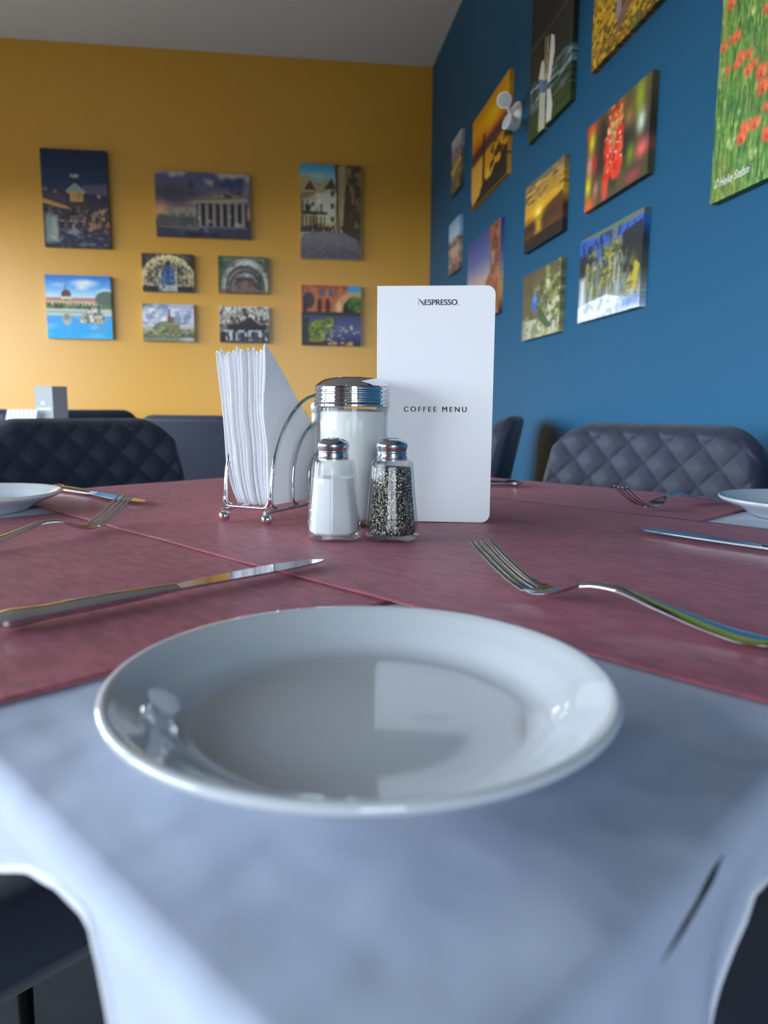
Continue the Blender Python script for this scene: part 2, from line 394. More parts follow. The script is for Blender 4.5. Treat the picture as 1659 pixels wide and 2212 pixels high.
# ------------------------------------------------------------------ plates
def plate_vf():
    r_ = .0915
    prof = [(.0001, .0060), (.040, .0058), (.060, .0060), (.0655, .0070), (.0700, .0098), (.0740, .0132), (.0790, .0162), (.0850, .0192), (.0888, .0215), (.0908, .0216), (.0918, .0205), (.0915, .0190), (.0895, .0172),
            (.082, .0138), (.074, .0105), (.066, .0068), (.0600, .0035), (.0565, .0010), (.055, .0), (.0535, .0), (.052, .0020), (.0001, .0026)]
    v, f = lathe([(a * 1.05, b_ * 1.04) for a, b_ in prof], 128)
    return v, f
plate_me = None
def plate(loc, label):
    global plate_me
    if plate_me is None:
        plate_me = mesh_data('plate', *plate_vf(), True, 60); plate_me.materials.append(M['ceramic'])
    o = obj('plate', plate_me, None, None, loc=loc)
    return tag(o, label, 'plate', 'white side plates on the dining table')
plate((-.008, .2725, TZ + .0006), 'round white glazed plate in the foreground on the white cloth, reflecting the menu')
plate((-.478, .850, TZ + .0006), 'round white plate cut off by the left photo edge, beside crossed fork and knife')
plate((.490, .842, TZ + .0006), 'round white plate cut off by the right photo edge, beside the blue wall')

# ------------------------------------------------------------------ cutlery
def strip(sec):
    """sec: list of (s, z, half width, thickness, crown) -> closed ribbon along x"""
    v, f = [], []; nc = 7
    for s, z, hw, th, cr_ in sec:
        for side in (1, -1):
            for k in range(nc):
                a = -1 + 2 * k / (nc - 1); yy = a * hw * side
                zz = z + (th / 2 if side == 1 else -th / 2) * math.sqrt(max(.12, 1 - a * a)) + (cr_ * (a * a))
                v.append((s, yy, zz))
    m_ = 2 * nc
    for i in range(len(sec) - 1):
        for k in range(m_): f.append((i * m_ + k, i * m_ + (k + 1) % m_, (i + 1) * m_ + (k + 1) % m_, (i + 1) * m_ + k))
    f.append(tuple(range(m_))); f.append(tuple((len(sec) - 1) * m_ + k for k in range(m_)))
    return v, f
fz = spline([0, .02, .06, .095, .115, .130, .143, .155, .175, .198], [.0035, .0035, .0095, .0150, .0125, .0055, .0022, .0045, .0140, .0290])
fh = spline([0, .006, .03, .07, .100, .113, .124, .136, .150], [.0045, .0090, .0095, .0062, .0038, .0042, .0085, .0118, .0122])
ft = spline([0, .06, .10, .12, .15, .198], [.0022, .0026, .0034, .0026, .0018, .0014])
handle_me = mesh_data('handle', *strip([(s, fz(s), fh(s), ft(s), -.0006) for s in np.linspace(0, .114, 40)]), True, 55)
parts = [strip([(s, fz(s), fh(s), ft(s), .0015 * max(0, (s - .114) / .03)) for s in np.linspace(.114, .150, 16)])]
for k in range(4):
    yc = (k - 1.5) * .00655
    sec = []
    for s in np.linspace(.1495, .198, 18):
        t = (s - .1495) / .0485
        sec.append((s, fz(s) + .0015 * ((yc / .0122) ** 2), .0026 * (1 - .45 * t) if t < .97 else .0008, .0017, 0))
    v, f = strip(sec); parts.append(([(p[0], p[1] + yc * (1 - .06 * (p[0] - .15) / .048), p[2]) for p in v], f))
head_me = mesh_data('tines', *join(*parts), True, 55)
for me in (handle_me, head_me): me.materials.append(M['steel'])
def fork(bowl, ang, label):
    """bowl: where the underside of the head touches, ang: direction handle -> tines"""
    d = Vector((math.cos(ang), math.sin(ang), 0)); o = bowl - d * .143; o.z = RZ
    t_ = thing('fork', label, 'fork', o, ang, 'steel dinner forks')
    obj('handle', handle_me, None, t_); obj('tines', head_me, None, t_)
    return t_
def dirang(a, b_): d = b_ - a; return math.atan2(d.y, d.x)
b0 = on_z(1172, 1297); fork(b0, dirang(on_z(1659, 1388, TZ + .006), b0), 'polished steel fork lying right of the foreground plate, tines tilted up')
b0 = on_z(188, 1153); fork(b0, dirang(on_z(0, 1153, TZ + .008), b0) + .45, 'steel fork lying in front of the left plate, tines pointing away')
b0 = on_z(1402, 1104); fork(b0, dirang(on_z(1492, 1084, TZ + .006), b0), 'dark looking steel fork in front of the quilted chair by the blue wall')
kh = spline([0, .004, .02, .06, .095, .104], [.004, .0080, .0092, .0085, .0068, .0060])
kt = spline([0, .004, .03, .08, .104], [.003, .0062, .0072, .0066, .0046])
kn_handle = mesh_data('handle', *strip([(s, .0037, kh(s), kt(s), 0) for s in np.linspace(0, .104, 30)]), True, 50)
def blade_vf():
    v, f = [], []; n_ = 26
    for i in range(n_):
        t = i / (n_ - 1); s = .103 + .117 * t
        top = .0062 + .0022 * math.sin(PI * t * .8) if t < .8 else .0074 * math.sqrt(max(0.0, 1 - ((t - .8) / .205) ** 2))
        bot = -.0062 - .0052 * math.sin(PI * min(1, t * 1.05) * .75) if t < .75 else -.0100 * (1 - ((t - .75) / .27) ** 2)
        th = .0016 * (1 - .35 * t)
        v += [(s, top, .0036 + th / 2), (s, bot, .0036 + .0003), (s, bot, .0036 - .0003), (s, top, .0036 - th / 2)]
    for i in range(n_ - 1):
        for k in range(4): f.append((i * 4 + k, i * 4 + (k + 1) % 4, i * 4 + 4 + (k + 1) % 4, i * 4 + 4 + k))
    f += [(0, 1, 2, 3), tuple((n_ - 1) * 4 + k for k in range(4))]
    return v, f
kn_blade = mesh_data('blade', *blade_vf(), True, 30)
for me in (kn_handle, kn_blade): me.materials.append(M['steel'])
def knife(tip, ang, label, flip=1, z=RZ):
    d = Vector((math.cos(ang), math.sin(ang), 0)); o = tip - d * .220 * 1.09; o.z = z
    t_ = thing('table_knife', label, 'knife', o, ang, 'steel table knives'); t_.scale = (1.09, 1.09, 1.09)
    obj('handle', kn_handle, None, t_); bl = obj('blade', kn_blade, None, t_)
    if flip < 0: bl.scale.y = -1
    return t_
t0 = on_z(698, 1228); knife(t0, dirang(on_z(0, 1352, TZ + .004), t0), 'polished steel table knife lying left of the foreground plate', -1)
t0 = on_z(312, 1096); knife(t0, dirang(on_z(132, 1058, TZ + .004), t0), 'steel table knife crossing behind the left fork', 1)
t0 = on_z(1368, 1154); knife(t0, dirang(on_z(1659, 1190, TZ + .004), t0), 'steel table knife in front of the right plate, blade reflecting the blue wall', 1)
t0 = on_z(800, 1054); knife(t0, dirang(on_z(1104, 1047, TZ + .004), t0), 'grey table knife half hidden behind the standing menu', 1)

# ------------------------------------------------------------------ salt, pepper, sugar
def oct_rings(prof, n=8, rot=0.0, rnd=.10):
    """stack of octagons with softly rounded corners; prof = (corner radius, z)"""
    v, f = [], []; ang = []
    for k in range(n):
        a = 2 * PI * (k + .5) / n + rot
        ang += [(a - rnd, 1 - .018), (a, 1.0 - .004), (a + rnd, 1 - .018)]
    m_ = len(ang)
    for r_, z in prof:
        for k, (a, g) in enumerate(ang):
            # radius of the polygon edge at angle a
            base = 2 * PI * (k // 3 + .5) / n + rot
            v.append((r_ * g * math.cos(a), r_ * g * math.sin(a), z))
    for i in range(len(prof) - 1):
        for k in range(m_): f.append((i * m_ + k, i * m_ + (k + 1) % m_, (i + 1) * m_ + (k + 1) % m_, (i + 1) * m_ + k))
    f += [tuple(range(m_)), tuple((len(prof) - 1) * m_ + k for k in range(m_))]
    return v, f
def shaker(loc, rz, label, fill, fill_mat, fill_name):
    t_ = thing('shaker', label, 'shaker', loc, rz, 'salt and pepper shakers'); t_.scale = (1.03, 1.03, 1.0)
    outer = [(.0220, 0), (.0246, .0012), (.0254, .0040), (.0248, .010), (.0228, .030), (.0208, .050), (.0196, .066), (.0192, .0700), (.0176, .0728), (.0140, .0736)]
    inner = [(.0205, .0050), (.0222, .0072), (.0222, .012), (.0204, .030), (.0185, .050), (.0174, .066), (.0160, .0708), (.0128, .0736)]
    a = oct_rings(outer); b_ = oct_rings(inner)
    # glass wall = outer skin + inner skin
    fo = a[1][:-1]; fi = b_[1][:-1]; na = len(a[0]); m_ = 24
    rim = [((len(outer) - 1) * m_ + k, (len(outer) - 1) * m_ + (k + 1) % m_, na + (len(inner) - 1) * m_ + (k + 1) % m_, na + (len(inner) - 1) * m_ + k) for k in range(m_)]
    V_ = list(a[0]) + list(b_[0]); F_ = fo + [tuple(i + na for i in q) for q in fi] + rim
    obj('glass_body', (V_, F_), M['glass'], t_, angle=25)
    fr = spline([.0050, .0072, .012, .030, .050, .066], [.0205, .0222, .0222, .0204, .0185, .0174])
    zs = [.0053, .0073, .012, .022, .03, .04, .05, .058, .066]
    prof = [(fr(z) - .0003, z) for z in zs if z < fill] + [(fr(fill) - .0003, fill)]
    obj(fill_name, oct_rings(prof), fill_mat, t_, angle=25)
    cap = [(.0001, .0923), (.0060, .0922), (.0095, .0914), (.0125, .0895), (.0140, .0872), (.0142, .0852), (.0136, .0825), (.0130, .0808), (.0131, .0800), (.0136, .0794), (.0136, .0786), (.0130, .0780), (.0131, .0772), (.0137, .0768), (.0138, .0745), (.0136, .0737), (.0120, .0737)]
    c = obj('cap', lathe(cap[::-1], 48), M['cap_steel'], t_)
    holes = join(*[lathe([(.0009, .09225), (.0009, .0925)], 8) if False else ([(p[0] + x, p[1] + y, p[2]) for p in lathe([(.0008, .0921), (.0008, .0926)], 8)[0]], lathe([(.0008, .0921), (.0008, .0926)], 8)[1]) for x, y in [(0, 0)] + [(.0045 * math.cos(k * PI / 3), .0045 * math.sin(k * PI / 3)) for k in range(6)]])
    obj('holes', holes, M['ink'], c)
    return t_
def base_at(px, py, z=RZ):
    p = on_z(px, py, z); p.z = z; return p
p = base_at(717, 1171); p.y += .021; shaker(p, .36, 'faceted glass shaker full of white salt, left of the pepper', .0565, M['salt'], 'salt_fill')
p = base_at(846, 1172); p.y += .021; shaker(p, .10, 'faceted glass shaker full of dark ground pepper, in front of the menu', .0660, M['pepper'], 'pepper_fill')

p = base_at(758, 1141); p.y += .034
jar = thing('sugar_jar', 'glass sugar jar with ridged steel lid between napkins and menu', 'jar', p, .1)
def facet_rings(prof, n=14, per=6, depth=.035):
    v, f = [], []; m_ = n * per
    for r_, z, dp in prof:
        for k in range(m_):
            a = 2 * PI * k / m_; ph = (k % per) / per
            g = math.cos(PI / n) / math.cos((ph - .5) * 2 * PI / n)
            v.append((r_ * (1 + (g - 1) * dp) * math.cos(a), r_ * (1 + (g - 1) * dp) * math.sin(a), z))
    for i in range(len(prof) - 1):
        for k in range(m_): f.append((i * m_ + k, i * m_ + (k + 1) % m_, (i + 1) * m_ + (k + 1) % m_, (i + 1) * m_ + k))
    f += [tuple(range(m_)), tuple((len(prof) - 1) * m_ + k for k in range(m_))]
    return v, f
go = [(.0330, 0, 0), (.0352, .0015, .5), (.0362, .005, 1), (.0364, .020, 1), (.0364, .106, 1), (.0362, .112, .8), (.0368, .116, 0), (.0368, .119, 0), (.0350, .121, 0), (.0345, .126, 0), (.0345, .136, 0)]
gi = [(.0300, .0060, 0), (.0325, .0080, 0), (.0335, .012, 0), (.0336, .106, 0), (.0330, .116, 0), (.0320, .121, 0), (.0318, .136, 0)]
a = facet_rings(go); b_ = facet_rings(gi); m_ = 84; na = len(a[0])
rim = [((len(go) - 1) * m_ + k, (len(go) - 1) * m_ + (k + 1) % m_, na + (len(gi) - 1) * m_ + (k + 1) % m_, na + (len(gi) - 1) * m_ + k) for k in range(m_)]
obj('glass_body', (list(a[0]) + list(b_[0]), a[1][:-1] + [tuple(i + na for i in q) for q in b_[1][:-1]] + rim), M['glass'], jar, angle=14)
obj('sugar_fill', lathe([(.0001, .0063), (.0300, .0063), (.0322, .0083), (.0332, .0123), (.0333, .106), (.0327, .1155), (.020, .118), (.0001, .1185)], 64), M['sugar'], jar)
LR = .0387
lid = [(LR - .003, .1205)]
lid += [(LR + .0006, .1210), (LR + .0006, .1228)]
for k in range(4):
    z = .1240 + k * .0042
    lid += [(LR - .0012, z), (LR + .0002, z + .0010), (LR + .0002, z + .0024), (LR - .0012, z + .0034)]
lid += [(LR - .0006, .1412), (LR - .002, .1426), (LR - .0055, .1452), (.029, .1478), (.022, .1494), (.012, .1502), (.0001, .1505)]
ld_ = obj('lid', lathe(lid, 72), M['chrome'], jar)
fl = grid(14, 10, lambda u, v_: ((u - .5) * .026 * (1 - .25 * v_), .004 + v_ * .026, .1512 + .0006 * v_ - 9.0 * (((u - .5) * .026) ** 2 + (.004 + v_ * .026) ** 2) * .25))
fo_ = obj('pour_flap', fl, M['chrome'], ld_); fo_.modifiers.new('t', 'SOLIDIFY').thickness = .0008

cn = thing('canister', 'slim white lidded canister mostly hidden behind the sugar jar', 'canister', (-.0655, .838, RZ))
obj('body', lathe([(.0150, 0), (.0172, .002), (.0172, .112), (.0160, .114)], 40), M['enamel'], cn)
obj('lid', lathe([(.0172, .114), (.0180, .116), (.0180, .122), (.0168, .1245), (.0001, .1255)], 40), M['enamel'], cn)

# ------------------------------------------------------------------ napkin holder and napkins
f1 = on_z(486, 1132); f2 = on_z(577, 1141)
ty = (f1 - f2).normalized()                    # across the stack, towards the left frame
tl = Vector((ty.y, -ty.x, 0))                  # along the holder, away from us
if tl.y < 0: tl = -tl
HW = (f1 - f2).length
hold = thing('napkin_holder', 'chrome wire napkin holder with arched sides and ball feet', 'napkin holder', (f2.x, f2.y, RZ), math.atan2(tl.y, tl.x))
# local frame: x along the holder, y across (0 = right side, HW = left side)
HL = .195
WR = .0019
def arch(y, c, hw, top, zb):
    pts = []; rb = .008; straight = max(zb + .012, top - hw * 1.15)
    for k in range(6): a = PI + PI / 2 * (1 - k / 5); pts.append((c - hw + rb + rb * math.cos(a), y, zb + rb + rb * math.sin(a)))
    for k in range(6): pts.append((c - hw, y, zb + rb + (straight - zb - rb) * (k + 1) / 6))
    for k in range(1, 24):
        a = PI - PI * k / 24; pts.append((c + hw * math.cos(a), y, straight + (top - straight) * math.sin(a)))
    for k in range(7): pts.append((c + hw, y, straight - (straight - zb - rb) * k / 6))
    for k in range(1, 6): a = -PI / 2 * k / 5; pts.append((c + hw - rb + rb * math.cos(a), y, zb + rb + rb * math.sin(a)))
    return pts
ZB = .0165
for yy in (-.002, HW + .002):
    for c_, hw_, top_ in ((.1, .095, .1330), (.1, .056, .1030), (.1, .024, .0700)):
        obj('arch_wire', tube(arch(yy, c_, hw_, top_, ZB), WR, 10), M['chrome'], hold)
for xx in (.002, .198):
    pr = [(xx, -.002, ZB + .010)] + [(xx, -.002 + .008 - .008 * math.cos(a), ZB + .010 - .010 * math.sin(a)) for a in (.4, .8, 1.2, 1.57)]
    pr += [(xx, HW + .002 - .008 + .008 * math.sin(a), ZB + .010 - .010 * math.cos(a)) for a in (0, .4, .8, 1.2)] + [(xx, HW + .002, ZB + .010)]
    obj('end_wire', tube(pr, WR, 10), M['chrome'], hold)
for yy in (.0, HW):
    obj('bottom_rail', tube([(-.004, yy, ZB - .0036), (.204, yy, ZB - .0036)], WR, 10), M['chrome'], hold)
for xx in (0.0, .2):
    for yy in (0, HW):
        obj('ball_foot', join(sphere((xx, yy, .0060), .0060), tube([(xx, yy, .011), (xx, yy, ZB - .004)], .0028, 10)), M['chrome'], hold)
ORD = ['first', 'second', 'third', 'fourth', 'fifth', 'sixth', 'seventh', 'eighth', 'ninth', 'tenth', 'eleventh', 'twelfth', 'thirteenth', 'fourteenth', 'fifteenth', 'sixteenth', 'seventeenth', 'eighteenth']
random.seed(11)
NN = 16
lean = spline([0, .018, .036, .064, .119, .158, .17], [-.0055, .0025, .0070, .0098, .0145, .0185, .020])   # sway of the stack towards the left frame
leanR = spline([0, .03, .06, .10, .135, .17], [-.001, .0005, .0005, .004, .002, .0015])
for k in range(NN):                            # k = 0 is the leftmost
    tk = k / (NN - 1)
    H = .1635 + random.uniform(-.008, .005) - (.003 if k < 3 else 0); Ln = H * 1.08
    wid = .0019 + random.uniform(-.0003, .0003); ph = random.uniform(0, 6); amp = .0006
    x0 = .010 + random.uniform(-.003, .003); pointy = random.uniform(.3, 1.0)
    def ny(z, dx=0.0):
        yl = HW - .0055 + lean(z) * (math.exp(-dx / .028) if lean(z) > 0 else 1); yr = .0035 + leanR(z)
        return yl + (yr - yl) * tk + amp * math.sin(z * 60 + ph)
    nz_, nx_ = 22, 10
    def side(sg):
        def fn(u, v_):
            z = H * v_; xm = Ln * (1 - v_) + .0006
            x = x0 + xm * u
            gap = wid * (1 - .45 * v_ * pointy) * (.75 + .25 * math.sin(v_ * 9 + ph)) * (1 if u > .02 else .8)
            return (x, ny(z, x - x0) + sg * gap * .5, ZB + .0022 + z)
        return grid(nx_, nz_, fn)
    A_ = side(1); B_ = side(-1); na = len(A_[0]); V_ = list(A_[0]) + list(B_[0]); F_ = list(A_[1]) + [tuple(i + na for i in q)[::-1] for q in B_[1]]
    ed = [j * nx_ for j in range(nz_)] + [(nz_ - 1) * nx_ + i for i in range(1, nx_)] + [j * nx_ + nx_ - 1 for j in range(nz_ - 2, -1, -1)] + [i for i in range(nx_ - 2, 0, -1)]
    for i in range(len(ed)):
        a, b_ = ed[i], ed[(i + 1) % len(ed)]; F_.append((a, b_, b_ + na, a + na))
    lab = 'white folded paper napkin, %s from the left in the chrome holder' % ORD[k]
    if k == NN - 1: lab = 'white folded paper napkin at the right of the stack, its grey triangular side showing'
    o = tag(obj('paper_napkin', (V_, F_), M['napkin'], None, angle=50), lab, 'napkin', 'napkins in the chrome holder')
    o.matrix_world = Matrix.Translation((f2.x, f2.y, RZ)) @ Matrix.Rotation(math.atan2(tl.y, tl.x), 4, 'Z')
    # inner leaf fold seen as a line on the front edge
    lf = grid(2, nz_, lambda u, v_: (x0 - .0012 + .004 * u, ny(H * v_) + wid * .12, ZB + .0022 + H * (v_ * .985 + .002)))
    lo = obj('inner_leaf', lf, M['napkin'], o); lo.modifiers.new('t', 'SOLIDIFY').thickness = .0005

# ------------------------------------------------------------------ menu card
mb = base_at(1057, 1129, RZ); ml = base_at(905, 1126, RZ)
MW, MH = 0, 0
mdir = (mb - ml).normalized()
nrm_ = Vector((mdir.y, -mdir.x, 0))
if nrm_.y > 0: nrm_ = -nrm_
tl_ = on_plane(817.5, 617, mb, nrm_); tr_ = on_plane(1076, 617, mb, nrm_)
MH = (tl_.z + tr_.z) / 2 - RZ
MW = (mb - on_plane(815, 1124, mb, nrm_)).length
MW = max(MW, .5 * MW + .5 * (tr_ - tl_).length)
menu = thing('menu_card', 'tall white folded coffee menu standing behind the pepper shaker', 'menu', (mb - mdir * MW).to_tuple(), math.atan2(mdir.y, mdir.x))
def card_panel(w_, h_, t_, r_):
    pts = [(0, 0)]
    for k in range(9): a = -PI / 2 + PI / 2 * k / 8; pts.append((w_ - r_ + r_ * math.cos(a), r_ + r_ * math.sin(a)))
    for k in range(9): a = PI / 2 * k / 8; pts.append((w_ - r_ + r_ * math.cos(a), h_ - r_ + r_ * math.sin(a)))
    pts.append((0, h_)); n_ = len(pts)
    return [(x, 0, z) for x, z in pts] + [(x, t_, z) for x, z in pts], [tuple(range(n_)), tuple(range(n_, 2 * n_))[::-1]] + [(k, (k + 1) % n_, n_ + (k + 1) % n_, n_ + k) for k in range(n_)]
cov = obj('front_cover', card_panel(MW, MH, .0006, .009), M['card'], menu, angle=30)
bk = obj('back_cover', card_panel(MW, MH, .0006, .009), M['card'], menu, angle=30); bk.location = (0, .0012, 0); bk.rotation_euler = (0, 0, math.radians(24))
def put_text(me, parent, x, z, material, name, width=None, y=-.0002):
    xs = [v.co.x for v in me.vertices]; w_ = max(xs) - min(xs)
    s = (width / w_) if width else 1; cx_ = (max(xs) + min(xs)) / 2
    for v in me.vertices: v.co = Vector(((v.co.x - cx_) * s + x, y, v.co.y * s + z))
    o = obj(name, me, material, parent); return o
def bold(me, w_):
    """heavier lettering: the outline repeated with a tiny sideways shift"""
    bm = bmesh.new(); bm.from_mesh(me); g = bm.faces[:]
    for sh in (-w_, w_):
        d_ = bmesh.ops.duplicate(bm, geom=g); bmesh.ops.translate(bm, vec=(sh, 0, 0), verts=[e_ for e_ in d_['geom'] if isinstance(e_, bmesh.types.BMVert)])
    bm.to_mesh(me); bm.free(); return me
def menu_xz(px, py):
    p_ = on_plane(px, py, mb, nrm_); return (p_ - (mb - mdir * MW)).dot(mdir), p_.z - RZ
xa, za = menu_xz(872, 889); xb, zb = menu_xz(1008, 889)
put_text(bold(text_mesh('COFFEE MENU', .01, 1.42), .00022), cov, (xa + xb) / 2, za, M['ink'], 'title_lettering', xb - xa)
xa, za = menu_xz(917, 659); xb, zb = menu_xz(988, 659)
put_text(bold(text_mesh('ESPRESSO', .01, 0.98), .00020), cov, (xa + xb) / 2, za, M['ink'], 'brand_lettering', xb - xa)
# swooping initial N: two stems and a long curved diagonal, plus the small dot at the end
def nb(px, py): x, z = menu_xz(px, py); return (x, -.0002, z)
def ribbon(pts, ws):
    v, f = [], []
    P = [Vector(p_) for p_ in pts]
    for i, q in enumerate(P):
        d = (P[min(i + 1, len(P) - 1)] - P[max(i - 1, 0)]).normalized(); nn = Vector((-d.z, 0, d.x))
        v += [q + nn * ws[i], q - nn * ws[i]]
    return v, [(2 * i, 2 * i + 1, 2 * i + 3, 2 * i + 2) for i in range(len(P) - 1)]
u_ = .00016
dg = ribbon([nb(901, 645.3), nb(904, 645.8), nb(907, 647.8), nb(910, 651.5), nb(913, 656), nb(915.5, 659.8), nb(918, 661.4)], [u_ * .3, u_ * 1.5, u_ * 2.6, u_ * 3.6, u_ * 3.4, u_ * 1.8, u_ * .3])
s1 = ribbon([nb(904.6, 648.5), nb(904.6, 659)], [u_ * 1.2, u_ * 1.2]); s2 = ribbon([nb(914.6, 648), nb(914.6, 658)], [u_ * 1.2, u_ * 1.2])
dt = ribbon([nb(989.4, 658.8), nb(991, 658.8)], [u_ * 2.2, u_ * 2.2])
obj('swoosh_initial', join(dg, s1, s2), M['ink'], cov)
obj('registered_dot', dt, M['ink'], cov)

# ------------------------------------------------------------------ quilted chairs
def back_vf():
    """backrest: local x across, front towards -y, z up; quilted front, smooth rear"""
    W0, W1, HB, HT, RC = .235, .195, .44, .850, .075
    nu, nv = 150, 110; TK = .030
    def hw(z): t = (z - HB) / (HT - HB); return W0 + (W1 - W0) * t ** 1.3
    def pt(a, b_, face):
        ax = abs(a); wtop = W1
        e_ = max(0.0, ax * wtop - (wtop - RC)) / RC
        top = HT - RC * (1 - math.sqrt(max(0, 1 - e_ * e_)))
        z = HB + (top - HB) * b_
        x = a * hw(z)
        ex = (1 - ax) * hw(z); ez = top - z; ed = min(ex, ez, (z - HB) + .03)
        g = math.sqrt(max(0.0, 1 - (1 - min(1, ed / .022)) ** 2))
        curve = -.45 * x * x + .012 - .17 * (HT - z) * 0 + (z - HB) * .20
        y = curve + face * TK * g
        if face < 0:
            D = .068; u1 = (x + (z - HB)) / D; v1 = (x * .98 - (z - HB)) / D
            l1 = abs(u1 - round(u1)); l2 = abs(v1 - round(v1))
            pil = min(1, l1 / .5) ** .32 * min(1, l2 / .5) ** .32
            y -= .0105 * pil * g * min(1, ed / .02) - .003
        return (x, y, z)
    A_ = grid(nu, nv, lambda u, v_: pt(2 * u - 1, v_, -1)); B_ = grid(nu, nv, lambda u, v_: pt(2 * u - 1, v_, 1))
    na = len(A_[0]); V_ = A_[0] + B_[0]; F_ = A_[1] + [tuple(i + na for i in q)[::-1] for q in B_[1]]
    ed = list(range(nu)) + [j * nu + nu - 1 for j in range(1, nv)] + [(nv - 1) * nu + i for i in range(nu - 2, -1, -1)] + [j * nu for j in range(nv - 2, 0, -1)]
    for i in range(len(ed)): a, b_ = ed[i], ed[(i + 1) % len(ed)]; F_.append((a, b_, b_ + na, a + na))
    return V_, F_
def seat_vf():
    def pt(a, b_, tp):
        x = a * (.235 - .02 * b_); y = -.03 - .43 * b_
        e_ = min(1 - abs(a), min(b_, 1 - b_) * 2) ; g = math.sqrt(max(0, 1 - (1 - min(1, e_ / .16)) ** 2))
        return (x, y, .43 + (.05 * g if tp else -.03 * g))
    nu = 24
    A_ = grid(nu, nu, lambda u, v_: pt(2 * u - 1, v_, True)); B_ = grid(nu, nu, lambda u, v_: pt(2 * u - 1, v_, False))
    na = len(A_[0]); return A_[0] + B_[0], A_[1] + [tuple(i + na for i in q)[::-1] for q in B_[1]]
ch_back = mesh_data('backrest', *back_vf(), True, 70); ch_seat = mesh_data('seat', *seat_vf(), True, 60)
ch_leg = mesh_data('leg', *tube([(0, 0, .40), (0, 0, 0)], [.014, .009], 12)); ch_br = mesh_data('back_bracket', *join(box(-.19, -.14, -.05, .05, .395, .44), box(.14, .19, -.05, .05, .395, .44), box(-.19, .19, -.02, .02, .395, .405)), False)
ch_back.materials.append(M['velvet']); ch_seat.materials.append(M['velvet']); ch_leg.materials.append(M['chair_leg']); ch_br.materials.append(M['chair_leg'])
def chair(x, y, face, label, height=.845):
    """face: direction the sitter looks (radians)"""
    t_ = thing('quilted_chair', label, 'chair', (x, y, 0), face + PI / 2, 'dark quilted dining chairs')
    bk = obj('backrest', ch_back, None, t_); bk.location.z = height - .85
    obj('seat', ch_seat, None, t_); br = obj('back_bracket', ch_br, None, t_); br.location.z = height - .85
    for lx, ly in ((-.19, -.07), (.19, -.07), (-.17, -.42), (.17, -.42)):
        lg = obj('leg', ch_leg, None, t_); lg.location = (lx, ly, .0)
    return t_
D = math.radians
chair(-.565, 1.455, D(-45), 'dark quilted chair at the left, front of its backrest seen beyond the left plate')
chair(.440, 1.300, D(-134), 'dark quilted chair before the blue wall, diamond stitching clearly visible')
chair(.330, 2.42, D(165), 'dark chair seen from the side behind the menu')
chair(-.66, 2.62, D(80), 'dark chair with smooth grey-blue rear behind the napkin holder', .838)
chair(-1.335, 3.35, D(125), 'far dark chair against the ochre wall, right of the table card', .848)
chair(-1.83, 3.25, D(-80), 'far dark chair at the left photo edge behind small napkins', .848)
chair(-.65, .46, D(45), 'dark chair pushed under the near left side of the table')
chair(.53, .37, D(135), 'dark chair pushed under the near right side of the table')

# ------------------------------------------------------------------ second table, mostly hidden behind the left chair
t2 = thing('dining_table', 'second table behind the left chair with card and napkins on it', 'table', (-1.42, 2.62, 0), .2)
obj('tabletop', prism(rounded_rect(.36, .36, .02), .715, .748), M['cloth'], t2)
obj('pedestal', lathe([(.035, .02), (.035, .66), (.12, .70), (.12, .715)], 24), M['iron'], t2)
obj('base_plate', lathe([(.24, .0), (.24, .008), (.06, .03), (.035, .035)], 32), M['iron'], t2)
c0 = on_plane(97, 900, Vector((-1.35, 2.75, 0)), Vector((0, 1, 0)))
tcd = thing('table_card', 'standing white table card with round emblem on the far left table', 'card', (c0.x - .033, 2.75, .748), .0)
hcard = CAM.z + (871 - 835) / F * 2.75 - .748
obj('front_panel', box(0, .065, 0, .002, 0, hcard), M['pale_card'], tcd, smooth=False)
sp_ = obj('side_panel', box(0, .055, 0, .002, 0, hcard), M['grey_card'], tcd, smooth=False); sp_.location = (.0652, .002, 0); sp_.rotation_euler = (0, 0, D(48))
em = xf(lathe([(.0065, 0), (.0065, .0006)], 24), Matrix.Translation((.029, -.0003, hcard - .062)) @ Matrix.Rotation(PI / 2, 4, 'X'))
obj('emblem', em, M['enamel'], tcd)
obj('text_line', box(.008, .057, -.0006, 0, hcard - .086, hcard - .080), M['enamel'], tcd, smooth=False)
em = xf(lathe([(.0065, 0), (.0065, .0006)], 24), Matrix.Translation((.031, -.0003, hcard - .125)) @ Matrix.Rotation(PI / 2, 4, 'X'))
obj('emblem', em, M['enamel'], tcd)
for k in range(7):
    px = 8 + k * 9.5
    q = on_plane(px + 5, 900, Vector((0, 2.72, 0)), Vector((0, 1, 0)))
    vf = ([(0, 0, 0), (.016, 0, 0), (.040, 0, .101), (.027, 0, .104), (0, .09, 0), (.016, .09, 0), (.036, .09, .060), (.024, .09, .060)], [(0, 1, 2, 3), (4, 7, 6, 5), (0, 4, 5, 1), (1, 5, 6, 2), (2, 6, 7, 3), (3, 7, 4, 0)])
    o = tag(obj('paper_napkin', vf, M['napkin'], None, smooth=False, loc=(q.x - .02, 2.72, .749)), 'small white napkin on the far left table, %s from the left of its row' % ORD[k], 'napkin', 'napkins on the far left table')

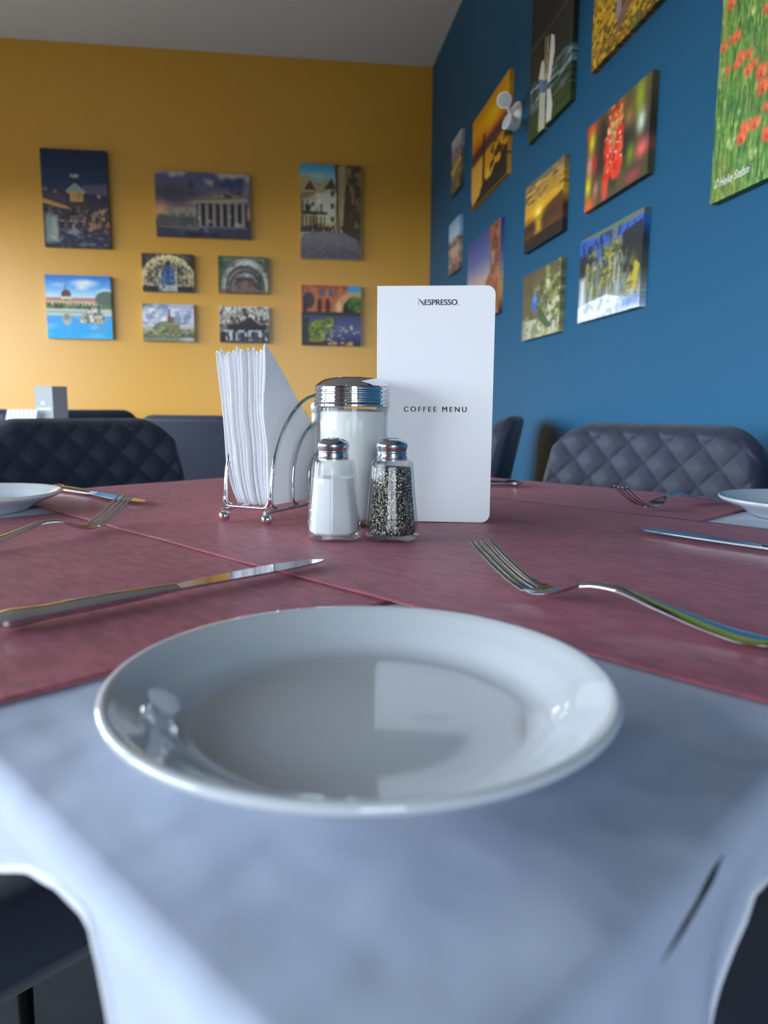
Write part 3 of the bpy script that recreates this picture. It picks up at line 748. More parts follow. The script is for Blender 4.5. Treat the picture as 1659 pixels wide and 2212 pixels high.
# ------------------------------------------------------------------ emergency lamp with two heads on the blue wall
NB = EW.copy()                                 # inward normal of the blue wall is along EW
lamp0 = on_plane(1121, 250, CORNER, NB)
lamp = thing('emergency_lamp', 'white twin-head emergency spotlight mounted on the blue wall', 'lamp', lamp0)
ez = NB; ex_ = EB; ey_ = Z
def on_wall(vf, c, ax):
    ax = ax.normalized(); xx = ax.orthogonal().normalized(); yy = ax.cross(xx)
    return xf(vf, frame(c - lamp0, xx, yy, ax))
obj('wall_base', xf(on_wall(lathe([(.046, 0), (.048, .006), (.044, .016), (.026, .026), (.0001, .029)], 40), lamp0, NB), Matrix.Identity(4)), M['white_plastic'], lamp)
h1 = on_plane(1090, 216, lamp0 + NB * .085, NB); h2 = on_plane(1097, 264, lamp0 + NB * .075, NB)
ax1 = (CAM - h1).normalized() + Vector((-.25, 0, -.1)); ax2 = Vector((-.75, -.35, .18))
for h_, ax_, r_ in ((h1, ax1, .027), (h2, ax2, .026)):
    axn = ax_.normalized()
    obj('arm', tube([lamp0 + NB * .03 - lamp0, (h_ - axn * .035) - lamp0], .009, 12), M['white_plastic'], lamp)
    hd = obj('lamp_head', on_wall(lathe([(.010, -.040), (.017, -.036), (r_ - .004, -.012), (r_, 0), (r_, .006), (r_ - .003, .007)], 32), h_, axn), M['white_plastic'], lamp)
    obj('lens', on_wall(lathe([(r_ - .004, .0068), (r_ - .004, .008), (.0001, .009)], 32), h_, axn), M['lens'], hd)

# ------------------------------------------------------------------ canvas prints (flat print as a colour attribute on a fine grid)
class Paint:
    def __init__(self, w_, h_, seed):
        self.w, self.h = w_, h_
        self.v, self.u = np.meshgrid(np.linspace(0, 1, h_), np.linspace(0, 1, w_), indexing='ij')
        self.c = np.zeros((h_, w_, 3)); self.r = np.random.RandomState(seed); self.px = 1.0 / min(w_, h_)
    def col(self, c): return np.array([int(c[i:i + 2], 16) / 255 for i in (1, 3, 5)]) if isinstance(c, str) else np.array(c, float)
    def grad(self, stops, axis='v', mask=None):
        t = self.v if axis == 'v' else self.u
        xs = [q[0] for q in stops]; cs = np.array([self.col(q[1]) for q in stops])
        g = np.stack([np.interp(t, xs, cs[:, k]) for k in range(3)], -1)
        self.blend(np.ones_like(self.u) if mask is None else mask, g)
    def blend(self, mask, c, a=1.0):
        c = self.col(c) if not isinstance(c, np.ndarray) else c
        mk = np.clip(mask * a, 0, 1)[..., None]; self.c = self.c * (1 - mk) + c * mk
    def soft(self, d, e=1.0): return np.clip(.5 - d / (e * 2 * self.px), 0, 1)
    def rect(self, u0, v0, u1, v1, c=None, a=1.0, e=1.0):
        d = np.maximum(np.maximum(u0 - self.u, self.u - u1), np.maximum(v0 - self.v, self.v - v1)); m_ = self.soft(d, e)
        if c is not None: self.blend(m_, c, a)
        return m_
    def ell(self, cu, cv, ru, rv, c=None, a=1.0, e=1.0, rot=0.0):
        du, dv = self.u - cu, self.v - cv
        x = du * math.cos(rot) + dv * math.sin(rot); y = -du * math.sin(rot) + dv * math.cos(rot)
        q = np.sqrt((x / ru) ** 2 + (y / rv) ** 2); m_ = self.soft((q - 1) * min(ru, rv), e)
        if c is not None: self.blend(m_, c, a)
        return m_
    def glow(self, cu, cv, ru, rv, c, a=1.0, rot=0.0):
        du, dv = self.u - cu, self.v - cv
        x = du * math.cos(rot) + dv * math.sin(rot); y = -du * math.sin(rot) + dv * math.cos(rot)
        self.blend(np.exp(-((x / ru) ** 2 + (y / rv) ** 2)), c, a)
    def poly(self, pts, c=None, a=1.0):
        ins = np.zeros_like(self.u, bool); n_ = len(pts)
        for i in range(n_):
            (x1, y1), (x2, y2) = pts[i], pts[(i + 1) % n_]
            cond = ((y1 > self.v) != (y2 > self.v)); xi = (x2 - x1) * (self.v - y1) / ((y2 - y1) or 1e-9) + x1
            ins ^= cond & (self.u < xi)
        m_ = ins.astype(float)
        if c is not None: self.blend(m_, c, a)
        return m_
    def noise(self, su, sv, oct=3):
        out_ = np.zeros_like(self.u); amp, tot = 1.0, 0.0
        for o_ in range(oct):
            nu, nv = max(2, int(su * 2 ** o_) + 2), max(2, int(sv * 2 ** o_) + 2); g = self.r.rand(nv, nu)
            x = self.u * (nu - 1.001); y = self.v * (nv - 1.001); i, j = x.astype(int), y.astype(int)
            fx, fy = x - i, y - j; fx, fy = fx * fx * (3 - 2 * fx), fy * fy * (3 - 2 * fy)
            out_ += amp * (g[j, i] * (1 - fx) * (1 - fy) + g[j, i + 1] * fx * (1 - fy) + g[j + 1, i] * (1 - fx) * fy + g[j + 1, i + 1] * fx * fy)
            tot += amp; amp *= .55
        return out_ / tot
    def mott(self, su, sv, c, lo=.5, hi=.65, a=1.0, mask=None, oct=3):
        m_ = np.clip((self.noise(su, sv, oct) - lo) / (hi - lo), 0, 1)
        self.blend(m_ if mask is None else m_ * mask, c, a)
    def grain(self, amt, su=200, sv=200): self.c = np.clip(self.c * (1 + amt * (self.noise(su, sv, 1) - .5) * 2)[..., None], 0, 1)
    def dots(self, n_, box_, r0, r1, cols, a=1.0, asp=1.0, e=1.0):
        for _ in range(n_):
            cu = self.r.uniform(box_[0], box_[2]); cv = self.r.uniform(box_[1], box_[3]); rr = self.r.uniform(r0, r1)
            self.ell(cu, cv, rr, rr * asp, cols[self.r.randint(len(cols))], a, e)
    def stripes(self, u0, u1, v0, v1, n_, c, wd=.5, a=1.0):
        t = (self.u - u0) / (u1 - u0) * n_; m_ = ((t % 1) < wd) * self.rect(u0, v0, u1, v1)
        self.blend(m_, c, a)

def p_night(p):
    p.grad([(0, '#1a2740'), (.35, '#2a3c58'), (.5, '#3a3a50')])
    p.rect(0, .42, 1, 1, '#3a3344'); p.poly([(.62, .36), (1, .34), (1, .46), (.6, .44)], '#5d5670')
    p.poly([(0, .43), (.35, .46), (.38, .62), (0, .5)], '#4a3d4d'); p.poly([(0, .50), (.42, .59), (.42, .62), (0, .55)], '#c08a52')
    p.poly([(.36, .42), (.50, .33), (.66, .42), (.64, .45), (.38, .45)], '#8d9a94'); p.rect(.42, .43, .62, .53, '#c99d5c'); p.stripes(.46, .60, .44, .51, 5, '#5d3d2c', .4)
    p.rect(.43, .26, .56, .34, '#33343e'); p.ell(.50, .265, .07, .022, '#a5a39c'); p.rect(.48, .19, .50, .26, '#2a3242')
    p.rect(.40, .53, .68, .60, '#4a3636'); p.poly([(.62, .66), (1, .58), (1, .75), (.62, .72)], '#8c7558'); p.mott(30, 18, '#d8b070', .5, .6, .5, p.rect(.6, .6, 1, .72))
    p.rect(.64, .74, 1, .83, '#c58f62'); p.stripes(.66, .98, .74, .82, 7, '#6a3f2e', .4); p.ell(.66, .78, .06, .03, '#e8e6dc')
    p.mott(14, 16, '#75695f', .5, .62, .7, p.rect(0, .58, 1, .86)); p.mott(20, 22, '#251f2e', .5, .6, .8, p.rect(0, .6, 1, 1))
    p.rect(0, .86, 1, 1, '#2b3044', .75); p.mott(18, 30, '#8d92a0', .58, .7, .6, p.rect(0, .86, 1, 1))
    for x in (.28, .42, .5, .6): p.ell(x, .73, .035, .012, '#d0a487', .7)
    p.rect(.03, .66, .10, .96, '#8aa890', .8, 3); p.rect(.10, .68, .22, .95, '#b0bda8', .8, 4); p.ell(.45, .84, .10, .03, '#8e9499', .8); p.rect(.43, .76, .47, .84, '#8e9499', .8)
    p.ell(.86, .47, .025, .02, '#d8d8d4', .6); p.ell(.05, .41, .03, .015, '#b39890', .7); p.ell(.2, .43, .03, .015, '#b39890', .7)
def p_lake(p):
    p.grad([(0, '#2f74c8'), (.2, '#74aee6'), (.34, '#c6def2')])
    p.ell(.60, .12, .17, .05, '#f3f4f6', .9, 4); p.ell(.56, .19, .07, .03, '#ffffff', .8, 4); p.ell(.2, .15, .07, .02, '#dbe7f4', .7, 4); p.ell(.92, .29, .12, .08, '#eef2f4', .8, 4)
    p.rect(0, .35, .80, .46, '#b9806c'); p.rect(0, .41, .74, .49, '#cfc0a0'); p.stripes(.0, .74, .43, .475, 13, '#7d6a50', .5)
    p.rect(.24, .32, .39, .38, '#ddd5bf'); p.ell(.315, .31, .075, .085, '#594a48'); p.rect(.24, .335, .39, .375, '#ddd5bf'); p.rect(.305, .15, .315, .24, '#594a48')
    p.ell(.93, .36, .17, .12, '#5e6d60'); p.rect(.0, .47, 1, .53, '#667a50'); p.mott(20, 10, '#33472f', .45, .6, .8, p.rect(0, .44, 1, .53))
    p.rect(0, .54, 1, .63, '#bfc3b4'); p.rect(0, .57, .6, .59, '#8c9a92'); 
    p.grad([(.63, '#4d99d8'), (.8, '#3c9fe0'), (1, '#2aa2d4')], mask=p.rect(0, .635, 1, 1)); p.mott(3, 8, '#8fc4ea', .5, .8, .7, p.rect(0, .64, 1, 1))
    p.ell(.31, .69, .07, .10, '#b5b2a2', .9, 2); p.ell(.31, .66, .05, .05, '#5e5a56', .5, 2)
    p.poly([(.47, .74), (.56, .58), (.70, .5), (.84, .52), (.92, .72), (.80, .77)], '#a7a798'); p.mott(26, 26, '#55594f', .48, .58, .9, p.poly([(.47, .74), (.56, .58), (.70, .5), (.84, .52), (.92, .72), (.80, .77)])); p.mott(24, 24, '#e6e4da', .56, .66, .9, p.poly([(.5, .74), (.58, .58), (.72, .52), (.84, .55), (.9, .72), (.80, .76)]))
    p.mott(20, 20, '#7c8f88', .5, .65, .7, p.poly([(.52, .77), (.90, .77), (.84, .92), (.74, .90)]))
def p_temple(p):
    p.grad([(0, '#5a5f80'), (.45, '#6e6470'), (.62, '#c49a78'), (.8, '#57505c')])
    p.mott(4, 3, '#c9b8a4', .5, .66, .9, p.rect(0, 0, 1, .5)); p.mott(5, 5, '#3f4568', .52, .66, .8, p.rect(.35, 0, 1, .35)); p.glow(.16, .36, .22, .16, '#4a4450', .9); p.glow(.05, .58, .08, .12, '#d8a070', .9)
    p.rect(.0, .72, 1, 1, '#3c3c4c'); p.poly([(.02, .66), (.45, .62), (.45, .90), (.02, .86)], '#6b675f'); p.stripes(.04, .40, .70, .84, 13, '#38363a', .45); p.rect(.1, .58, .42, .64, '#8a8172'); p.mott(20, 8, '#a8a08c', .5, .62, .6, p.rect(.08, .56, .45, .68))
    p.poly([(.40, .42), (.70, .26), (.97, .36), (.99, .40), (.46, .47)], '#7d7263'); p.poly([(.52, .40), (.70, .30), (.90, .37)], '#51483f'); p.mott(30, 16, '#a59a84', .52, .62, .8, p.poly([(.52, .40), (.70, .30), (.90, .37)]))
    p.poly([(.40, .44), (.97, .37), (.99, .43), (.42, .50)], '#a3957f')
    p.rect(.43, .47, .97, .83, '#332d33'); 
    for k in range(7): x = .445 + k * .078; p.rect(x, .45 + .005 * (6 - k), x + .036, .83, '#8b8078'); p.rect(x, .45, x + .012, .83, '#a89d90', .7)
    p.ell(.88, .80, .04, .04, '#e0d8b4', .6, 3); p.rect(.42, .82, .97, .86, '#6a6a74', .9); p.mott(14, 9, '#8c8c90', .5, .62, .8, p.rect(.25, .82, .55, .95)); p.rect(.30, .93, .68, .99, '#1f2234', .8, 2)
    for x, y in ((.45, .70), (.56, .75), (.58, .75), (.79, .66)): p.ell(x, y, .015, .022, '#d9d6d2', .5)
    p.mott(10, 10, '#55556a', .5, .7, .5, p.rect(0, .86, 1, 1))
def p_organ(p):
    p.grad([(0, '#3b2b38'), (1, '#2c2a30')]); p.ell(.5, .75, .55, .72, '#d8c893'); p.ell(.5, .80, .48, .66, '#b2a683'); p.ell(.5, .86, .47, .60, '#6b6452'); p.glow(.5, .12, .3, .13, '#f0dfa0', .8)
    p.mott(26, 16, '#c8b88c', .5, .62, .7, p.ell(.5, .86, .47, .6)); p.poly([(.30, .86), (.38, .42), (.5, .30), (.62, .42), (.70, .86)], '#435a86'); p.stripes(.3, .7, .38, .86, 12, '#9fb0c0', .35, .8)
    p.rect(.47, .28, .53, .84, '#274f98'); p.rect(.33, .40, .36, .86, '#d6cda6'); p.rect(.64, .40, .67, .86, '#d6cda6'); p.ell(.5, .26, .05, .07, '#463830')
    for x in (.08, .2, .8, .9): p.rect(x, .52, x + .025, .84, '#cfc08c', .9)
    p.rect(0, .86, 1, 1, '#2a2f36'); p.rect(.32, .85, .68, 1, '#8f9698'); p.stripes(.32, .68, .86, 1, 9, '#d3d6d4', .4); p.rect(.1, .82, .9, .86, '#b4a98c', .8); p.mott(30, 20, '#1d2028', .52, .62, .6)
def p_tunnel(p):
    p.grad([(0, '#5d6a58'), (1, '#4a4640')]); p.ell(.55, .85, .50, .80, '#8d8f86'); p.ell(.55, .82, .45, .72, '#b7b6aa')
    for k in range(7): p.ell(.54, .86, .40 - .04 * k, .62 - .07 * k, ('#4c4c46', '#8b8a80')[k % 2], .9)
    p.ell(.84, .8, .06, .4, '#37543f', .8, 3); p.ell(.55, .88, .20, .34, '#5b4a44'); p.glow(.55, .52, .1, .05, '#c6d2e4'); p.glow(.56, .20, .13, .06, '#dfeaf4'); p.rect(0, 0, .14, .35, '#3c6047', .9, 4); p.stripes(.1, .95, .06, .14, 16, '#e2e2da', .35, .4)
    p.poly([(.1, 1), (.5, .66), (.56, .66), (.9, 1)], '#8a7064', .8); p.rect(0, .93, 1, 1, '#82655e', .8); p.mott(12, 12, '#3a3532', .52, .66, .5)
def p_church(p):
    p.grad([(0, '#aab0c2'), (.5, '#d0d3de'), (.7, '#a8a494')]); p.mott(4, 4, '#7b83a0', .48, .62, .8, p.rect(0, 0, 1, .55)); p.mott(6, 6, '#f0f0f4', .55, .7, .8, p.rect(0, .1, 1, .6))
    p.rect(0, .74, 1, 1, '#5b6a4a'); p.ell(.46, .78, .30, .32, '#6b7458'); p.ell(.48, .72, .20, .24, '#7c8562'); p.rect(.42, .55, .72, .82, '#76704f', .8); p.poly([(.48, .55), (.53, .12), (.57, .55)], '#6d4138'); p.rect(.48, .36, .60, .58, '#7e574a'); p.rect(.44, .5, .74, .58, '#8b8f62', .9)
    p.mott(24, 20, '#38472e', .48, .6, .8, p.rect(0, .68, 1, .92)); p.mott(20, 20, '#b1a88a', .56, .66, .8, p.rect(0, .62, 1, .85)); p.rect(0, .90, 1, 1, '#7f806a', .9); p.ell(.88, .95, .14, .05, '#cdd2d8', .7, 3); p.rect(0, 0, .2, .08, '#5a644c', .7, 4)
def p_timber(p):
    p.grad([(0, '#c8c4b8'), (1, '#4a474a')]); p.mott(12, 10, '#4b3f3c', .5, .58, .9); p.mott(22, 14, '#e8e6dc', .54, .64, .9, p.rect(0, 0, 1, .5)); p.poly([(.2, .62), (.62, .28), (.92, .62)], '#3e3436'); p.rect(.15, .5, .95, .72, '#322d33', .9)
    for a, b_ in ((.1, .4), (.35, .1), (.7, .3), (.5, .05)): p.poly([(a, b_), (a + .28, b_ + .22), (a + .28, b_ + .25), (a, b_ + .03)], '#38302e')
    p.rect(0, .70, 1, 1, '#47484e'); p.mott(16, 8, '#c8cac6', .5, .58, .95, p.rect(.05, .66, .98, .95)); p.stripes(.05, .95, .7, .95, 9, '#2a2a30', .3, .8); p.poly([(0, .75), (.12, .7), (.12, 1), (0, 1)], '#2e2e36')
def p_street(p):
    p.grad([(0, '#3f97b8'), (.12, '#86c4d4'), (.25, '#a5b0a0')]); p.rect(0, .20, 1, .70, '#8f7f5f'); p.mott(8, 10, '#d5c593', .5, .62, .8, p.rect(0, .1, .6, .66)); p.poly([(0, .14), (.10, .1), (.28, .22), (.5, .14), (.56, .28), (0, .3)], '#b9a578'); p.poly([(.06, .27), (.16, .17), (.26, .27)], '#70443a'); p.poly([(.38, .26), (.52, .14), (.58, .26)], '#5a4a3c')
    p.poly([(.56, 0), (1, 0), (1, .72), (.64, .68)], '#5d4c3a'); p.stripes(.60, 1, .0, .70, 11, '#2f261f', .4, .7); p.mott(22, 10, '#b2905c', .52, .64, .7, p.poly([(.6, 0), (1, 0), (1, .7), (.64, .68)])); p.poly([(.62, .02), (.76, .0), (.70, .64), (.64, .66)], '#cdb27c', .7)
    p.rect(.26, .30, .58, .62, '#ddd3ae'); p.poly([(.24, .34), (.5, .26), (.58, .6), (.42, .5)], '#d6d3c4', .8)
    for x in (.50, .51):
        for y in (.28, .41, .55): p.rect(x, y, x + .045, y + .05, '#3e4a44', .9)
    p.rect(.03, .42, .36, .5, '#3d3a32', .85, 2); p.mott(16, 10, '#e9e6d4', .54, .62, .8, p.rect(.05, .36, .4, .5)); p.rect(.03, .50, .44, .53, '#3a352a', .9); p.stripes(.02, .44, .55, .68, 7, '#5a4a36', .5, .8)
    p.rect(0, .66, 1, .72, '#4d4238', .9); p.dots(26, (.1, .66, .7, .72), .008, .02, ['#2a2524', '#8a4a40', '#3a3e48', '#c8c0b0'], .9, 1.6)
    p.poly([(.05, .74), (.4, .70), (.9, .74), (1, .8), (1, 1), (0, 1), (0, .8)], '#77707c'); p.grad([(.7, '#8d8684'), (1, '#55505e')], mask=p.poly([(.05, .76), (.4, .71), (.95, .77), (1, .84), (1, 1), (0, 1), (0, .86)])); p.mott(40, 60, '#a8a09c', .5, .66, .35, p.rect(0, .72, 1, 1)); p.poly([(.72, .72), (.95, .79), (1, .9), (1, .7)], '#4a4030', .9)
def p_redhouse(p):
    p.grad([(0, '#a8573a'), (.5, '#b06a48'), (1, '#33364c')]); p.poly([(.78, 0), (1, 0), (1, .16), (.78, .12)], '#4f9fd2'); p.rect(.74, .1, 1, .2, '#c8a878', .9); p.mott(8, 8, '#c98060', .5, .62, .7, p.rect(0, 0, .78, .42))
    for x in (.32, .46): p.rect(x, .06, x + .07, .18, '#5b6a80'); 
    for x in (.06, .30, .44): p.ell(x, .34, .04, .13, '#5a3430')
    p.rect(.02, .12, .10, .30, '#6d83b0', .8); p.ell(.12, .25, .1, .14, '#3a3a3e', .8, 3); p.poly([(.56, .30), (.70, .14), (.98, .18), (.98, .28), (.72, .3), (.66, .46), (.56, .46)], '#d49a6a'); p.ell(.80, .38, .10, .14, '#2b2c24'); p.ell(.9, .3, .14, .12, '#4f7a3c', .9, 4); p.mott(20, 20, '#35562c', .5, .6, .8, p.rect(.8, .2, 1, .48)); p.ell(.63, .36, .03, .09, '#ecc48c', .9)
    p.rect(0, .44, 1, .52, '#3e3d3c'); p.grad([(.5, '#4c4f6c'), (.75, '#5a5f92'), (1, '#30344e')], mask=p.rect(0, .5, 1, 1)); p.poly([(.1, .62), (.5, .52), (.55, .60), (.3, .95), (.12, .95)], '#6f7c3e'); p.mott(22, 22, '#a4a444', .5, .6, .8, p.poly([(.12, .62), (.5, .53), (.6, .7), (.35, .95), (.12, .95)])); p.rect(0, .55, .12, .92, '#2c3034', .8, 4); p.mott(20, 20, '#41503a', .52, .64, .6, p.rect(0, .5, .6, 1))
    p.dots(34, (.35, .66, .98, .92), .010, .03, ['#c8b488', '#d6c49a', '#8e8668'], .85, .7); p.dots(8, (.1, .92, .9, 1), .02, .05, ['#b08a6a', '#d0a060'], .8, .7); p.rect(0, .93, .4, 1, '#5a2f2c', .5, 4)
def p_alley(p):
    p.grad([(0, '#c8ccd4'), (.3, '#9a98a4'), (.5, '#8f7a6c'), (1, '#4a4038')]); p.mott(8, 16, '#5a5560', .5, .6, .8, p.rect(0, .2, 1, .5)); p.poly([(0, .55), (1, .42), (1, .52), (0, .68)], '#d6ac34'); p.rect(0, .66, 1, .8, '#8c7c66', .8); p.mott(10, 16, '#3a3430', .5, .6, .9, p.rect(0, .62, 1, 1)); p.mott(8, 12, '#b39a5c', .54, .64, .8, p.rect(0, .6, 1, .95)); p.rect(.1, .9, .9, 1, '#6a6a44', .7, 4)
def p_orange(p):
    p.grad([(0, '#e0960c'), (.18, '#e8a80c'), (.34, '#d06a1c'), (.42, '#5a3230'), (.50, '#6b3c2c'), (.53, '#c88a1c'), (.8, '#cf962a'), (1, '#c8922c')]); p.glow(.62, .22, .3, .1, '#f8cc18', .8); p.rect(0, .40, 1, .50, '#4c2c30', .85, 3)
    p.rect(.34, .30, .40, .86, '#2c2018', .9, 1.5); p.poly([(0, .88), (.04, .95), (.30, .90), (.42, .80), (.55, .86), (.68, .76), (.80, .78), (.90, .70), (1, .68), (1, 1), (0, 1)], '#1c1917'); p.poly([(.0, .56), (.33, .56), (.26, .92), (.03, .98)], '#cfa048', .9); p.poly([(.40, .72), (.62, .74), (.55, .93), (.48, .93)], '#e0aa38', .9)
    p.mott(12, 14, '#241c14', .56, .62, .9, p.rect(.55, .52, 1, .8)); p.poly([(.30, .86), (.46, .83), (1, .84), (1, 1), (.02, 1), (.22, .96)], '#211e1c', .95); p.rect(.9, .50, 1, .62, '#1b1612', .8, 3)
def p_spire(p):
    p.grad([(0, '#7fa2c4'), (.3, '#a9c4dc'), (.45, '#8c7468'), (.6, '#b49a88'), (1, '#6a5c54')]); p.mott(8, 14, '#4a3a34', .5, .6, .8, p.rect(0, .36, 1, .5)); p.mott(8, 14, '#d8cabc', .5, .62, .8, p.rect(0, .5, 1, .86)); p.rect(.5, .72, .9, .88, '#a05c4c', .7, 3); p.rect(.0, .62, .3, .8, '#3c4a70', .5, 3); p.rect(.3, .84, .7, 1, '#5a4c44', .6, 3)
def p_rock(p):
    p.grad([(0, '#3a4680'), (.3, '#5a6496'), (.52, '#a5979a'), (.68, '#d4a868'), (.8, '#cf9a58'), (1, '#4a3c30')]); p.poly([(.70, 0), (1, 0), (1, 1), (.42, 1), (.50, .78), (.62, .58), (.74, .5), (.72, .2)], '#8a5440'); p.mott(12, 6, '#b0755a', .48, .62, .8, p.poly([(.72, 0), (1, 0), (1, 1), (.45, 1), (.64, .58), (.76, .5)])); p.mott(14, 18, '#5a3428', .5, .62, .7, p.poly([(.74, 0), (1, 0), (1, .7), (.76, .5)])); p.rect(.78, .30, .84, .44, '#93a4b8', .7, 3)
def p_sail(p):
    A = lambda px, py: p.at(px, py)[:2]
    p.grad([(0, '#14171c'), (.4, '#1a1a18'), (.62, '#242620'), (.85, '#2c3a1e'), (1, '#34441f')]); p.mott(30, 12, '#3a3424', .54, .66, .8, p.rect(0, .3, 1, .72))
    p.poly([A(1149, 110), A(1232, -10), A(1232, -6), A(1149, 114)], '#6a6450', .8)
    p.mott(5, 80, '#5f7478', .40, .58, .9, p.poly([A(1146, 190), A(1238, 80), A(1238, 170), A(1146, 250)])); p.mott(4, 60, '#8fa8b0', .50, .64, .9, p.poly([A(1146, 200), A(1238, 95), A(1238, 145), A(1185, 200), A(1146, 235)])); p.mott(6, 60, '#42522c', .45, .6, .8, p.rect(0, .86, 1, 1))
    p.poly([A(1191, 73), A(1198, 76), A(1198, 110), A(1188, 176), A(1182, 176), A(1187, 120)], '#e2ded2'); p.poly([A(1164, 170), A(1170, 134), A(1174, 128), A(1180, 165), A(1178, 180), A(1164, 172)], '#d8d3c4'); p.poly([A(1178, 80), A(1181, 78), A(1178, 170), A(1175, 170)], '#9a8a5c'); p.poly([A(1184, 78), A(1186, 78), A(1181, 170), A(1179, 170)], '#c8bfa0')
    p.poly([A(1163, 172), A(1182, 172), A(1181, 196), A(1166, 196)], '#6d84a4'); p.mott(16, 20, '#3a4c68', .5, .62, .7, p.poly([A(1163, 172), A(1182, 172), A(1181, 196), A(1166, 196)]))
    p.poly([A(1166, 202), A(1178, 198), A(1176, 276), A(1162, 286)], '#c9c9b4', .9); p.poly([A(1182, 194), A(1189, 190), A(1193, 225), A(1190, 258), A(1179, 266)], '#dedace', .95)
def p_sunset(p):
    p.grad([(0, '#6a625c'), (.2, '#a8843c'), (.45, '#d89a1c'), (.56, '#a8701c'), (.64, '#4a3026'), (.80, '#6c4420'), (.84, '#2b2224'), (1, '#231d20')]); p.mott(4, 26, '#e0b048', .46, .62, .8, p.rect(0, .04, 1, .5)); p.mott(4, 20, '#5a4a3c', .54, .66, .7, p.rect(0, 0, 1, .35)); p.poly([(0, .62), (.5, .52), (1, .44), (1, .60), (0, .74)], '#3e2820', .8); p.glow(.38, .50, .16, .10, '#ffd030', .95); p.glow(.38, .50, .06, .05, '#fff0a0', 1.0)
    p.stripes(.0, 1, .66, .84, 26, '#2e1c18', .4, .5); p.rect(.33, .60, .46, .80, '#f0b828', .9, 6); p.rect(0, .83, 1, 1, '#241e22', .95, 2)
def p_bird(p):
    p.grad([(0, '#5a5240'), (.4, '#6e7048'), (1, '#8a8c74')]); p.mott(8, 8, '#9aa060', .48, .62, .8, p.rect(.35, 0, 1, 1)); p.mott(12, 12, '#c9cab4', .54, .64, .85, p.rect(.45, .2, 1, 1)); p.mott(12, 10, '#3c4630', .5, .62, .7, p.rect(.2, .2, 1, .9)); p.mott(8, 12, '#b8b8a4', .48, .6, .9, p.rect(.05, .72, .9, 1)); p.poly([(0, 0), (.3, 0), (.26, .6), (0, .7)], '#5c5238', .8)
    p.ell(.35, .50, .08, .14, '#3b62b4', 1, 2); p.ell(.36, .32, .035, .06, '#6f7f88'); p.ell(.35, .42, .05, .06, '#5c86d0'); p.poly([(.38, .55), (.46, .52), (.78, .86), (.70, .90), (.48, .76)], '#3a5a3e', .9); p.rect(.38, .58, .43, .68, '#b0583c', .9, 2)
def p_house(p):
    p.grad([(0, '#57522e'), (.5, '#a07c1e'), (.75, '#c8981c'), (1, '#8c641c')]); p.mott(30, 30, '#e2b422', .47, .58, .9, p.rect(0, .45, 1, 1)); p.mott(36, 36, '#4a3c16', .52, .62, .8); p.mott(14, 14, '#566a34', .56, .64, .8, p.rect(.4, .3, 1, 1)); p.poly([(.28, 0), (.52, 0), (.50, .66), (.34, .80), (.28, .80)], '#6a5442'); p.stripes(.30, .5, 0, .78, 8, '#453628', .35, .8); p.poly([(.26, 0), (.30, 0), (.30, .82), (.25, .84)], '#9a8c88'); p.poly([(.28, .82), (.50, .68), (.54, .74), (.24, .94)], '#7c5c4c', .9)
def p_flowers(p):
    p.grad([(0, '#5a4a2c'), (.5, '#2e2c20'), (1, '#4a4a2c')]); p.glow(.5, .1, .12, .2, '#c87a34', .8); p.glow(.85, .15, .08, .25, '#98a82c', .95); p.glow(.88, .42, .06, .12, '#d8ecdc', .95); p.glow(.70, .28, .07, .12, '#b8884c', .8); p.glow(.08, .06, .1, .1, '#d83828', 1); p.glow(.10, .22, .06, .14, '#e0d028', 1); p.glow(.08, .48, .07, .14, '#f0a098', .9); p.glow(.16, .50, .05, .12, '#c82c2c', .9); p.glow(.06, .72, .06, .14, '#e6d42c', 1); p.glow(.08, .95, .12, .1, '#e86c3c', 1); p.glow(.90, .70, .10, .10, '#f46a6c', 1); p.glow(.30, .22, .06, .16, '#28221c', .9); p.glow(.66, .56, .08, .2, '#242a24', .9); p.glow(.74, .68, .06, .12, '#7c9a2c', .9); p.glow(.2, .8, .05, .1, '#d88a90', .8); p.glow(.32, .78, .06, .12, '#7c7434', .8); p.glow(.6, .85, .1, .14, '#5c5838', .8); p.glow(.78, .92, .12, .06, '#c4405c', .8); p.glow(.36, .95, .06, .05, '#d84c70', .8)
    p.rect(.49, .0, .52, .9, '#2a221c', .9, 2)
    p.dots(60, (.40, .02, .58, .40), .018, .04, ['#d8582c', '#c83c24', '#e07c34', '#a83020', '#d8a44c'], .9, 1.3, 1.5); p.dots(130, (.34, .32, .60, .80), .02, .045, ['#e83c28', '#d82c20', '#f05a3c', '#b82018', '#e84c30'], .9, 1.3, 1.5); p.dots(40, (.36, .1, .6, .7), .006, .012, ['#f8d8cc', '#ffe8e0'], .9, 1.2); p.ell(.36, .86, .05, .12, '#e85038', .9, 2); p.ell(.47, .36, .03, .12, '#a0a050', .8, 2)
